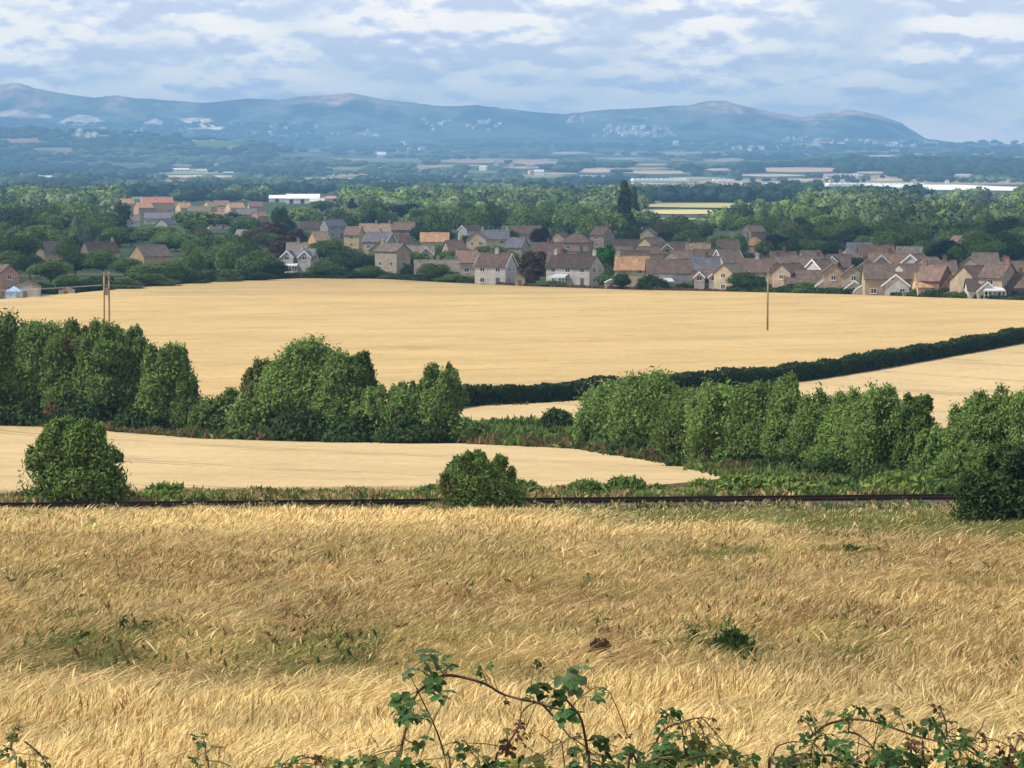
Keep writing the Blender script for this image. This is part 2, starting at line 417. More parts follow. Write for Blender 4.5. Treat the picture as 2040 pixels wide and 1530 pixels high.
# far fields: (x0, x1, y_near, y_far, colour)
FARF = [(325,482,354,349,(0.55,0.48,0.34)),(600,720,358,354,(0.45,0.42,0.3)),(1270,1610,415,406,(0.40,0.37,0.18)),(1255,1480,428,419,(0.52,0.46,0.24)),
        (1290,1440,440,436,(0.26,0.29,0.13)),(1520,1610,417,410,(0.45,0.44,0.2)),(1800,1890,412,408,(0.5,0.5,0.38)),
        (1850,2040,416,412,(0.5,0.5,0.44)),(1140,1235,344,336,(0.46,0.36,0.26)),(880,1010,325,318,(0.33,0.24,0.17)),(1010,1120,327,320,(0.36,0.27,0.19)),(1240,1380,347,340,(0.42,0.33,0.25)),
        (1500,1680,343,334,(0.45,0.33,0.24)),(1470,1600,352,347,(0.46,0.36,0.3)),(1720,1800,361,356,(0.5,0.38,0.3)),(370,490,292,281,(0.10,0.17,0.05)),(0,90,284,277,(0.27,0.18,0.13)),
        (920,1000,345,340,(0.16,0.20,0.08)),(720,850,322,317,(0.16,0.2,0.09)),(1390,1500,366,361,(0.4,0.33,0.25)),(140,230,272,268,(0.2,0.2,0.12)),(1640,1720,352,346,(0.4,0.3,0.24)),(1030,1120,355,350,(0.2,0.23,0.1)),
        (540,640,312,307,(0.14,0.17,0.08)),(200,330,330,325,(0.1,0.15,0.06)),(1180,1300,318,314,(0.3,0.3,0.24)),(1000,1090,336,332,(0.42,0.30,0.22)),(1250,1340,330,326,(0.36,0.28,0.2)),(1390,1470,340,336,(0.44,0.34,0.26)),(1700,1790,372,368,(0.44,0.38,0.3)),(1240,1330,368,364,(0.46,0.38,0.28)),
        (1560,1650,361,357,(0.46,0.37,0.28)),(1690,1780,346,342,(0.44,0.34,0.26)),(1060,1150,348,344,(0.38,0.29,0.2)),(1330,1450,357,353,(0.34,0.32,0.22)),(820,900,334,330,(0.34,0.26,0.2)),(640,740,338,334,(0.2,0.24,0.11)),(60,160,300,295,(0.22,0.2,0.13)),(960,1060,300,297,(0.5,0.46,0.4)),(1090,1180,306,303,(0.46,0.42,0.36)),(1180,1260,300,297,(0.42,0.4,0.34)),(1720,1800,312,309,(0.4,0.4,0.34)),(1400,1480,322,318,(0.3,0.28,0.22)),(1880,1960,350,347,(0.44,0.4,0.36))]
def field_mat(c):
    return M('pasture_%d_%d_%d' % tuple(int(v*100) for v in c), c, noise=0.02, mulrange=(0.8, 1.2), rough=1.0, spec=0.0)
for (x0, x1, yn, yf, c) in FARF:
    mid = (x0+x1)/2; w = x1-x0
    near = [(x0, yn-2), (x0+w*0.3, yn), (mid, yn+0.5), (x1, yn-1)]; far = [(x0, yf+1), (mid, yf), (x1-w*0.2, yf+1), (x1, yf+2)]
    ruled('distant_field', near, far, field_mat(c), lift=0.6, n_az=24, n_r=8)
#HILLFIELDS
# ------------------------------------------------------------------ foliage
TONE = {'dark': (0.050, 0.085, 0.028), 'mid': (0.115, 0.178, 0.050), 'green': (0.150, 0.228, 0.064), 'bright': (0.19, 0.265, 0.07), 'pale': (0.19, 0.23, 0.11),
        'blue': (0.020, 0.035, 0.030), 'rust': (0.15, 0.095, 0.055), 'copper': (0.036, 0.018, 0.024), 'vivid': (0.075, 0.24, 0.035), 'olive': (0.13, 0.145, 0.05)}
def leaf_quads(P, Nn, size, elong, R, updir=0.5):
    n = len(P)
    rv = R.normal(size=(n, 3)); rv[:, 2] = rv[:, 2] + updir*1.5
    u = rv + Nn*0.35
    u /= np.linalg.norm(u, axis=1)[:, None] + 1e-9
    nn = Nn + R.normal(size=(n, 3))*0.42 + np.array([-0.25, -0.05, 0.3])
    v = np.cross(nn, u); v /= np.linalg.norm(v, axis=1)[:, None] + 1e-9
    w = np.cross(u, v)
    s = (size*(0.6+0.8*R.random(n)))[:, None]
    a = P - u*s*elong*0.5; b = P + v*s*0.5 + w*s*0.12; c = P + u*s*elong*0.5 - w*s*0.15; d = P - v*s*0.5 + w*s*0.12
    V = np.stack([a, b, c, d], 1).reshape(-1, 3)
    return V, np.arange(n*4).reshape(-1, 4)
def _ico():
    bm = bmesh.new(); bmesh.ops.create_icosphere(bm, subdivisions=2, radius=1); v = np.array([p.co[:] for p in bm.verts]); f = np.array([[x.index for x in q.verts] for q in bm.faces]); bm.free(); return v, f
ICOV, ICOF = _ico()
def crown_data(lobes, n, size, elong, tone, R, core=0.78, updir=0.5, var=0.5, tone2=None, cull=0.62, fuzz=0.25):
    L = np.array(lobes)
    area = (L[:, 3]*L[:, 4]+L[:, 4]*L[:, 5]+L[:, 3]*L[:, 5]); pr = area/area.sum()
    k = R.choice(len(L), n, p=pr)
    d = R.normal(size=(n, 3)); d /= np.linalg.norm(d, axis=1)[:, None]
    d[:, 2] = np.where(d[:, 2] < -0.55, -d[:, 2], d[:, 2])
    rr = 0.68+0.44*R.random(n)**0.9+fuzz*R.random(n)**5
    # ragged surface: radius follows a bumpy function of direction
    bump = 0.88+0.26*fbm(d[:, 0]*2.3+k*3.1+9, d[:, 1]*2.3+d[:, 2]*2.7+k*1.7+9, 5)
    P = L[k, :3] + d*L[k, 3:6]*(rr*bump)[:, None]
    q = (P[:, None, :]-L[None, :, :3])/L[None, :, 3:6]
    dist = np.linalg.norm(q, axis=2); dist[np.arange(n), k] = 9
    keep = dist.min(1) > cull
    P = P[keep]; d = d[keep]; k = k[keep]
    V, Fq = leaf_quads(P, d, size, elong, R, updir)
    m = len(P)
    t = np.array(tone)[None, :]*np.ones((m, 1))
    if tone2 is not None:
        s2 = sstep(fbm(P[:, 0]*0.5+20, P[:, 2]*0.5+P[:, 1]*0.3, 8), 0.5, 0.6)[:, None]; t = t*(1-s2)+np.array(tone2)[None, :]*s2
    cl = 0.75+0.5*fbm(P[:, 0]*0.9+40, P[:, 1]*0.9+P[:, 2]*0.9, 12)
    c = t*((1-var/2+var*R.random(m))*cl)[:, None]
    c = c*(1+0.12*(R.random((m, 3))-0.5))
    C = np.repeat(c, 4, 0)
    sizes = [4]*m; loops = [Fq.ravel()]
    Vs = [V]; Cs = [C]; off = len(V)
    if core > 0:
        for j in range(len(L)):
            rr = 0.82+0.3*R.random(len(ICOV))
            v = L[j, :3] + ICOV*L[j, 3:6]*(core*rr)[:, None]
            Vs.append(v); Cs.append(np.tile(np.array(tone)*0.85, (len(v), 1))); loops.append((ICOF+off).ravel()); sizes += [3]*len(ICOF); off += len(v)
    return np.concatenate(Vs), sizes, np.concatenate(loops), np.concatenate(Cs)
def lobes_for(H, Wd, style, R, depth=None, base=0.12):
    dp = depth or Wd; out = []
    if style == 'plume':         # broad leafy mass with upright shoots at the top
        n = int(20+8*Wd/4.0)
        for i in range(n):
            a = R.random()*2*pi; r = sqrt(R.random())*0.38; f = R.random()
            h = H*(0.14+0.72*f)*(1-0.9*r*r*f); w = Wd*(0.11+0.09*R.random())
            out.append((cos(a)*r*Wd*(1.12-0.35*f), sin(a)*r*dp*(1.12-0.35*f), h, w*1.05, w*dp/Wd*1.05, w*1.25))
        for i in range(7):
            a = R.random()*2*pi; r = 0.32*sqrt(R.random()); w = Wd*(0.05+0.05*R.random())
            out.append((cos(a)*r*Wd, sin(a)*r*dp, H*(0.93-0.9*r*r-0.10*R.random()), w, w, w*2.4))
        out.append((0, 0, H*0.42, Wd*0.30, dp*0.30, H*0.34))
    elif style == 'round':
        n = 11
        for i in range(n):
            d = R.normal(size=3); d /= np.linalg.norm(d); d[2] = abs(d[2])*1.1-0.30
            w = 0.19+0.12*R.random()
            out.append((d[0]*Wd*0.31, d[1]*dp*0.31, H*(0.56+d[2]*0.34), Wd*w, dp*w, H*w*0.78))
        out.append((0, 0, H*0.5, Wd*0.34, dp*0.34, H*0.36))
    elif style == 'bush':
        n = 15
        for i in range(n):
            a = R.random()*2*pi; r = sqrt(R.random())*0.36; h = R.random()
            w = 0.15+0.10*R.random(); hh = (0.16+0.66*h*(1-r*r*3))*H
            tp = 1-0.36*h; out.append((cos(a)*r*Wd*tp, sin(a)*r*dp*tp, hh, Wd*w*tp, dp*w*tp, H*w*0.95))
        out.append((0, 0, H*0.34, Wd*0.36, dp*0.36, H*0.33))
    elif style == 'conifer':
        for i in range(9):
            h = 0.08+0.86*i/8; w = 0.5*(1-h)**0.75+0.04
            out.append((R.normal()*0.03*Wd, R.normal()*0.03*Wd, H*h, Wd*w, dp*w, H*0.085))
    elif style == 'column':
        for i in range(8):
            h = 0.1+0.82*i/7; w = 0.46*(1-abs(h-0.4)**1.5*1.3)
            out.append((R.normal()*0.07*Wd, R.normal()*0.05*Wd, H*h, Wd*w*(0.8+0.3*R.random()), dp*w, H*0.10))
    elif style == 'wide':
        for i in range(12):
            a = R.random()*2*pi; r = 0.1+0.32*R.random()
            w = 0.13+0.09*R.random()
            out.append((cos(a)*r*Wd, sin(a)*r*dp, H*(0.62+0.26*(1-2.2*r)*R.random()+0.05*R.normal()), Wd*w, dp*w, H*w*1.1))
        out.append((0, 0, H*0.52, Wd*0.33, dp*0.33, H*0.3))
    if style in ('bush', 'round') and base < 0:      # loose shoots standing out of the outline
        for i in range(30):
            a = R.random()*2*pi; el = R.random()*1.3; r = 0.42; w = 0.028+0.028*R.random()
            out.append((cos(a)*cos(el)*r*Wd, sin(a)*cos(el)*r*dp, H*(0.42+0.50*sin(el)), Wd*w, dp*w, H*w*2.2))
    A = np.array(out); zt = (A[:, 2]+A[:, 5]).max(); A[:, 2] *= H/zt; A[:, 5] *= H/zt
    for c, g in ((0, Wd), (1, dp)):
        lo = (A[:, c]-A[:, c+3]).min(); hi = (A[:, c]+A[:, c+3]).max(); A[:, c] = (A[:, c]-(lo+hi)/2)*g/(hi-lo); A[:, c+3] *= g/(hi-lo)
    return [tuple(q) for q in A]
def trunk_obj(H, Wd, lobes, parent, R, r=None):
    bm = bmesh.new(); r = r or max(0.08, H*0.022)
    n = 5
    tube(bm, [(0, 0, -0.6), (0, 0, 0.05*H), (R.normal()*0.02*H, 0, 0.3*H), (R.normal()*0.03*H, R.normal()*0.03*H, 0.62*H)], [r*1.25, r, r*0.75, r*0.3], n=7)
    ch = [lobes[i] for i in R.choice(len(lobes), min(7, len(lobes)), replace=False)]
    for l in ch:
        z0 = H*(0.12+0.3*R.random()); e = Vector(l[:3])
        s = Vector((0, 0, z0)); m_ = s.lerp(e, 0.5) + Vector((0, 0, -0.04*H))
        tube(bm, [s, m_, e], [r*0.45, r*0.3, r*0.1], n=5)
    return bmobj('trunk', bm, m_bark, parent, smooth=True)
def make_tree(name, loc, H, Wd, style, tone, label, cat, group=None, n=6000, leaf=0.3, elong=1.8, seed=0, depth=None, base=0.12, updir=0.5, tone2=None, core=0.78, trunk=True, var=0.5, cull=0.62):
    R = np.random.default_rng(seed+1000)
    e = empty(name, loc)
    lb = lobes_for(H, Wd, style, R, depth, base)
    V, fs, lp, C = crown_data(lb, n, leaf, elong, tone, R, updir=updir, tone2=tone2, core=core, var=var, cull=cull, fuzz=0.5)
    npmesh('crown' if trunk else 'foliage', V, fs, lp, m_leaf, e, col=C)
    if trunk: trunk_obj(H, Wd, lb, e, R)
    else: trunk_obj(H*0.8, Wd, lb, e, R, r=0.05*H/3).name = 'stem'
    tagp(e, label, cat, group)
    return e

# ------------------------------------------------------------------ belt of field trees between the wheat fields
# (x, y_top, width px, y_base, style, tone, label)
ROW = [
 (15,626,150,851,'plume','green','tall bushy tree at left edge above the near stubble field'),
 (88,648,125,852,'round','green','broad green tree second from left in the leftmost tree belt'),
 (150,640,80,856,'plume','mid','spiky topped tree beside the reddish one in the leftmost belt'),
 (222,640,100,858,'plume','green','tall dense tree with twin tips in front of the double pole'),
 (280,650,50,858,'plume','mid','slender tree just right of the double pole, above the stubble'),
 (335,685,80,866,'plume','green','upright pale leaved tree at right end of leftmost belt'),
 (374,742,36,868,'plume','mid','small thin tree at the open gap right of leftmost belt'),
 (612,683,118,882,'round','green','tallest tree of the central clump, with airy top'),
 (524,716,66,880,'plume','olive','thin open tree at left end of central clump'),
 (670,704,78,884,'plume','green','leafy tree right of the tallest one in central clump'),
 (712,700,52,884,'plume','mid','narrow tree with pointed top in central clump'),
 (762,765,100,887,'bush','green','low rounded tree between the two peaks of central clump'),
 (884,722,66,889,'plume','green','feathery tall tree at right end of central clump'),
 (826,756,86,888,'bush','green','bushy tree just left of the feathery one in central clump'),
 (1222,758,100,898,'plume','green','first tree right of the gap, beside the clipped hedge'),
 (1300,742,110,912,'plume','green','tall tree with pointed top, second right of the gap'),
 (1375,768,100,928,'plume','mid','darker tree third right of the gap'),
 (1450,765,110,940,'plume','green','broad tree fourth right of the gap in front of hedge'),
 (1518,760,92,944,'plume','mid','dense tree in front of hedge where its left part hides'),
 (1572,744,70,948,'plume','green','slim tall tree whose top overlaps the diagonal hedge'),
 (1622,772,92,952,'plume','green','yellowish green tree just below the diagonal hedge'),
 (1694,768,112,962,'plume','green','wide leafy tree in the middle of right belt'),
 (1768,768,100,968,'plume','green','dense tree beside the slim tree ending the right belt'),
 (1822,784,60,970,'plume','mid','slender tree with ragged top ending the right belt'),
 (1878,846,90,974,'bush','green','low tree filling the dip before far right trees'),
 (1938,786,90,978,'plume','green','tree with spiky crown rising at the far right'),
 (1992,766,90,982,'plume','green','tall tree with sharp tips near the right edge'),
 (2040,772,80,984,'plume','green','tall tree cut off by the right edge of the view'),
 (2125,760,110,986,'plume','green','tall tree just beyond the right edge of the view'),
 (-110,645,120,850,'plume','mid','tall tree just beyond the left edge of the view'),
 (-30,640,90,852,'round','mid','dark green tree cut off by the left edge')]
for i, (x, yt, w, yb, st, tn, lab) in enumerate(ROW):
    g = hit(x, yb); Y = g[1]; H = (yb-yt)/ppm(Y); Wd = w/ppm(Y)*1.55
    fac = Y/300.0
    make_tree('field_tree', (g[0], g[1], g[2]-0.1), H, Wd, st, tuple(v*(0.88+0.32*((i*37) % 10)/10) for v in TONE[tn]), lab, 'tree', 'trees in the belt between the fields', n=int(50000*max(0.5, H*Wd/75)), leaf=0.135*fac, elong=2.4, core=0.48, cull=0.5, seed=i, base=-0.06, updir=0.45, tone2=TONE['rust'] if i == 2 else TONE['mid'], depth=min(Wd, 5.5))
SHR = [  # (x, ytop, w, ybase, style, tone, label, elong)
 (440,776,110,874,'bush','mid','low shrub filling the gap between leftmost and central trees'),
 (500,790,80,880,'bush','green','pale green shrub at the left foot of central clump'),
 (395,795,70,871,'bush','dark','dark shrub at right foot of the leftmost tree belt'),
 (1108,818,66,872,'bush','dark','dark rounded shrub in the gap before small wheat triangle'),
 (1160,842,50,885,'bush','mid','small shrub beside first tree right of the gap'),
 (950,842,60,884,'bush','mid','small low shrub at right foot of central clump'),
 (60,790,130,853,'bush','dark','dark shrub under the leftmost trees by the stubble'),
 (170,800,140,858,'bush','dark','dark spreading shrub under the reddish tree'),
 (290,806,120,864,'bush','dark','dark shrub at the foot of the upright pale tree'),
 (600,820,110,884,'bush','dark','dark shrub under the tallest tree of central clump'),
 (700,825,100,887,'bush','dark','dark shrub below the narrow pointed tree'),
 (820,830,120,889,'bush','dark','dark shrub under the right end of central clump'),
 (1280,870,110,914,'bush','dark','dark shrub under second tree right of the gap'),
 (1400,885,120,936,'bush','dark','dark shrub under the third and fourth right trees'),
 (1540,905,120,952,'bush','dark','dark shrub under the slim tall tree'),
 (1650,915,120,966,'bush','dark','dark shrub beneath the wide leafy tree of right belt'),
 (1760,925,120,976,'bush','dark','dark shrub under the last trees of right belt')]
for i, (x, yt, w, yb, st, tn, lab) in enumerate(SHR):
    g = hit(x, yb+1); Y = g[1]; H = (yb-yt)/ppm(Y)*1.05; Wd = w/ppm(Y)*1.15
    make_tree('field_shrub', (g[0], g[1], g[2]-0.1), H, Wd, st, TONE[tn], lab, 'shrub', 'shrubs under the tree belt', n=4200, leaf=0.21*Y/300, elong=1.8, seed=100+i, trunk=False, depth=min(Wd, 4.0))
# bushes beside the railway
LINE = [
 (150,832,188,1006,'bush','green','big rambling bush left, standing beside the railway',30000,0.085,3.2),
 (960,896,158,1024,'bush','mid','rounded thorny bush in the middle, in front of the rails',26000,0.07,2.8),
 (2050,884,270,1060,'bush','dark','big dark bush at right edge hiding the rail end',34000,0.09,2.6),
 (330,962,90,998,'bush','bright','small leafy shrub just right of the big rambling bush',1500,0.14,2.6),
 (528,972,60,998,'bush','olive','small olive shrub left of centre on far rail verge',900,0.14,2.4),
 (432,982,60,999,'bush','pale','low pale shrub on far rail verge, left part',700,0.14,2.4),
 (860,964,64,994,'bush','green','small shrub touching the left side of rounded thorny bush',1100,0.13,2.4),
 (1048,956,60,994,'bush','green','small shrub touching the right side of rounded thorny bush',1100,0.13,2.4),
 (1165,958,76,990,'bush','green','spiky shrub first right of centre along the verge',1500,0.14,2.8),
 (1243,950,76,989,'bush','green','taller spiky shrub second right of centre along the verge',1700,0.14,2.8),
 (1316,964,54,988,'bush','olive','small round shrub third right of centre along verge',900,0.13,2.2),
 (1400,954,60,988,'bush','bright','upright bright shrub at the tip of the stubble field',1100,0.14,2.8),
 (1480,940,100,988,'bush','bright','bright green shrub beyond the rails, left of a pair',2600,0.14,2.4),
 (1575,944,130,988,'bush','bright','wide bright green shrub beyond the rails, right of a pair',3200,0.14,2.4),
 (1700,965,100,988,'bush','mid','low green shrub beyond rails below the wide leafy tree',1800,0.14,2.2),
 (1795,940,130,988,'bush','bright','light green shrub beyond rails near the dark right bush',3200,0.14,2.4),
 (1880,955,110,990,'bush','mid','green shrub wedged beside the big dark right bush',2400,0.14,2.4),
 (60,975,80,1000,'bush','olive','low olive shrub at left foot of big rambling bush',1400,0.13,2.4),
 (250,978,60,1001,'bush','olive','low olive shrub at right foot of big rambling bush',1000,0.13,2.4)]
for i, (x, yt, w, yb, st, tn, lab, n, lf, el) in enumerate(LINE):
    g = hit(x, yb); Y = g[1]; H = (yb-yt)/ppm(Y); Wd = w/ppm(Y)*1.05
    make_tree('lineside_bush', (g[0], g[1], g[2]-0.05), H, Wd, st, TONE[tn], lab, 'bush', 'bushes along the railway', n=n, leaf=lf*(1 if n > 5000 else 1.1), elong=el, seed=200+i, trunk=False, base=-1, depth=min(Wd, 3.6), updir=0.35, tone2=TONE['olive'] if i == 1 else (TONE['mid'] if i == 0 else None), core=0.6 if n > 5000 else 0.45, cull=0.5)

# ------------------------------------------------------------------ hedges
def hedge(pts, h, w, tone, label, seed, leaf, name='hedge', dens=60, group=None, hvar=0.22):
    R = np.random.default_rng(seed)
    P0 = np.array([hit(a, b) for a, b in pts]); seg = np.linalg.norm(np.diff(P0[:, :2], axis=0), axis=1); s = np.concatenate([[0], np.cumsum(seg)]); Lh = s[-1]
    n = int(Lh*dens)
    o = P0[0]
    def along(t):
        return np.interp(t, s, P0[:, 0]), np.interp(t, s, P0[:, 1])
    t = R.random(n)*Lh; x, y = along(t); x2, y2 = along(np.minimum(t+0.5, Lh)); x1, y1 = along(np.maximum(t-0.5, 0))
    d = np.stack([x2-x1, y2-y1], 1); d /= np.linalg.norm(d, axis=1)[:, None]+1e-9; nx = np.stack([d[:, 1], -d[:, 0]], 1)
    hh = h*(1-hvar+2*hvar*fbm(t/3.5, t*0+seed, 3))
    side = R.random(n)
    off = np.where(side < 0.36, -1, np.where(side < 0.72, 1, R.random(n)*2-1))*w/2*(0.85+0.25*R.random(n))
    zz = np.where(side < 0.72, R.random(n)*hh, hh*(0.94+0.12*R.random(n)))
    off = off*(1-0.25*(zz/hh)**2)
    P = np.stack([x+nx[:, 0]*off, y+nx[:, 1]*off, zg(x, y)+zz], 1)
    Nn = np.where((side < 0.72)[:, None], np.stack([nx[:, 0]*np.sign(off), nx[:, 1]*np.sign(off), 0*off+0.3], 1), np.array([[0, 0, 1.0]]))
    V, Fq = leaf_quads(P, Nn, leaf, 1.6, R, 0.2)
    cl = 0.7+0.6*fbm(P[:, 0]/1.5, P[:, 2]/1.0+P[:, 1]/1.5, 6)
    C = np.repeat(np.array(tone)[None, :]*((0.75+0.5*R.random(n))*cl)[:, None], 4, 0)
    # twiggy core
    m = max(8, int(Lh/1.5)); tt = np.linspace(0, Lh, m); cx, cy = along(tt); ex, ey = along(np.minimum(tt+1, Lh)); fx, fy = along(np.maximum(tt-1, 0))
    dd = np.stack([ex-fx, ey-fy], 1); dd /= np.linalg.norm(dd, axis=1)[:, None]; nn = np.stack([dd[:, 1], -dd[:, 0]], 1); ch = h*0.93*(0.92+0.16*R.random(m)); zb = zg(cx, cy)
    ring = []
    for (k, f) in ((-0.40, -0.05), (-0.36, 0.9), (0, 1.0), (0.36, 0.9), (0.40, -0.05)):
        ring.append(np.stack([cx+nn[:, 0]*k*w, cy+nn[:, 1]*k*w, zb+ch*f], 1))
    Vc = np.stack(ring, 0).reshape(-1, 3); q = gridfaces(5, m) + len(V)
    V = np.concatenate([V, Vc]); C = np.concatenate([C, np.tile(np.array(tone)*0.85, (len(Vc), 1))])
    lp = np.concatenate([Fq.ravel(), q.ravel()]); fs = [4]*(n+len(q))
    V = V - o
    ob = npmesh(name, V, fs, lp, m_leaf, col=C); ob.location = o
    tagp(ob, label, 'hedge', group)
    return ob
hedge([(a, b) for a, b in HEDGE1], 2.3, 2.3, (0.034, 0.060, 0.026), 'long clipped dark hedge climbing diagonally across the wheat to the right', 11, 0.26, dens=130)
hedge([(0,586),(60,585),(120,584)], 1.4, 1.5, TONE['olive'], 'short olive hedge at left edge beside the blue garden tent', 12, 0.35, dens=40, group='hedges along the village edge')
hedge([(120,586),(250,577),(400,566),(560,557)], 2.6, 2.5, TONE['dark'], 'dark hedge along the village edge below the left bungalows', 13, 0.4, dens=50, group='hedges along the village edge')
hedge([(560,557),(760,558),(830,562),(950,568)], 1.6, 1.8, TONE['dark'], 'dark hedge at field edge below the stone bungalow', 14, 0.4, dens=50, group='hedges along the village edge')
hedge([(950,568),(1100,575),(1300,582),(1450,585)], 0.9, 1.2, TONE['rust'], 'low brownish hedge below the white walled terrace', 15, 0.35, dens=40, group='hedges along the village edge')
hedge([(1450,585),(1600,588),(1760,591)], 1.5, 1.6, TONE['dark'], 'dark hedge at field edge right of the single pole', 16, 0.4, dens=50, group='hedges along the village edge')
hedge([(1760,592),(1900,598),(2040,602),(2120,604)], 1.1, 1.5, TONE['dark'], 'dark hedge at right end of the village edge', 17, 0.4, dens=50, group='hedges along the village edge')

# ------------------------------------------------------------------ loose ground cover
def cover(name, pxpoly_fn, n, h, leaf, tones, label, seed, elong=3.0, mats=None, spread=1.0):
    R = np.random.default_rng(seed); px, py, hs = pxpoly_fn(R, n)
    P = np.array([hit(a, b) for a, b in zip(px, py)]); k = 7
    base = np.repeat(P, k, 0); hh = np.repeat(hs, k)*h
    base[:, 0] += R.normal(size=len(base))*0.25*spread; base[:, 1] += R.normal(size=len(base))*0.45*spread
    base[:, 2] = zg(base[:, 0], base[:, 1]) + R.random(len(base))*hh
    Nn = R.normal(size=base.shape)*0.6; Nn[:, 2] += 0.3
    V, Fq = leaf_quads(base, Nn, leaf, elong, R, 1.0)
    T = np.array([TONE[t] if isinstance(t, str) else t for t in tones])
    ti = (fbm(base[:, 0]/2.5, base[:, 1]/5.0, seed)*1.6-0.3)*len(T) + R.normal(size=len(base))*0.4
    c = T[np.clip(ti.astype(int), 0, len(T)-1)]*(0.7+0.6*R.random(len(base)))[:, None]
    o = P.mean(0)
    ob = npmesh(name, V-o, [4]*len(Fq), Fq, m_leaf, col=np.repeat(c, 4, 0)); ob.location = o
    tagp(ob, label, 'undergrowth', kind='stuff'); return ob
def band(x0, x1, ya, yb, hfun=None):
    def f(R, n):
        px = x0+(x1-x0)*R.random(n); A = np.interp(px, [p[0] for p in ya], [p[1] for p in ya]); B = np.interp(px, [p[0] for p in yb], [p[1] for p in yb])
        py = A+(B-A)*R.random(n); return px, py, 0.5+0.8*vnoise(px/28, py*0, 3)
    return f
STRAW = (0.40, 0.31, 0.14)
cover('verge_undergrowth', band(-60, 2100, [(0,994),(500,991),(1000,986),(1500,982),(2100,980)], [(0,1008),(500,1003),(1000,998),(1500,992),(2100,990)]), 5200, 0.36, 0.13, ['mid', STRAW, 'olive', 'bright', STRAW, 'olive'], 'strip of weeds and grass between the rails and the stubble', 31)
cover('trackside_weeds', band(-60, 2100, [(0,1018),(1000,1012),(1500,1009),(2100,1006)], [(0,1030),(1000,1026),(1500,1026),(2100,1026)]), 1800, 0.30, 0.075, ['mid', (0.45, 0.35, 0.17), 'dark', (0.40, 0.31, 0.15), 'mid', 'olive'], 'straggly weeds and dry grass on the near shoulder of the railway', 36)
cover('hedge_verge', band(860, 2100, [(850,829),(930,814),(1050,809),(1200,799),(1400,784),(1500,775),(1600,763),(1700,747),(1800,729),(1900,711),(2040,685)], [(850,836),(930,820),(1050,815),(1200,805),(1400,790),(1500,781),(1600,769),(1700,753),(1800,735),(1900,717),(2040,691)]), 1500, 0.35, 0.2, [(0.16, 0.11, 0.06), 'olive', 'rust', 'mid'], 'rough brown verge along the foot of the diagonal hedge', 35, spread=0.8)
cover('scrub_undergrowth', band(-60, 1500, [(0,846),(150,853),(400,871),(900,884),(1150,893),(1500,945)], [(0,852),(150,860),(400,881),(900,890),(1150,902),(1500,962)]), 3600, 0.8, 0.26, ['mid', 'olive', 'rust', 'dark', 'olive'], 'brown and green scrub along the foot of the tree belt', 32)
cover('scrub_undergrowth', band(900, 1260, [(900,850),(1000,862),(1100,850),(1260,850)], [(900,885),(1100,888),(1260,900)]), 1700, 1.0, 0.3, ['mid', 'green', 'dark', 'mid'], 'low green scrub in the gap between the two tree belts', 33)
cover('scrub_undergrowth', band(1380, 2100, [(1380,936),(1500,945),(1700,958),(2100,975)], [(1380,945),(1500,972),(1700,980),(2100,985)]), 2600, 0.7, 0.2, ['olive', 'mid', 'dark', 'bright'], 'grassy scrub between right belt trees and the railway', 34)

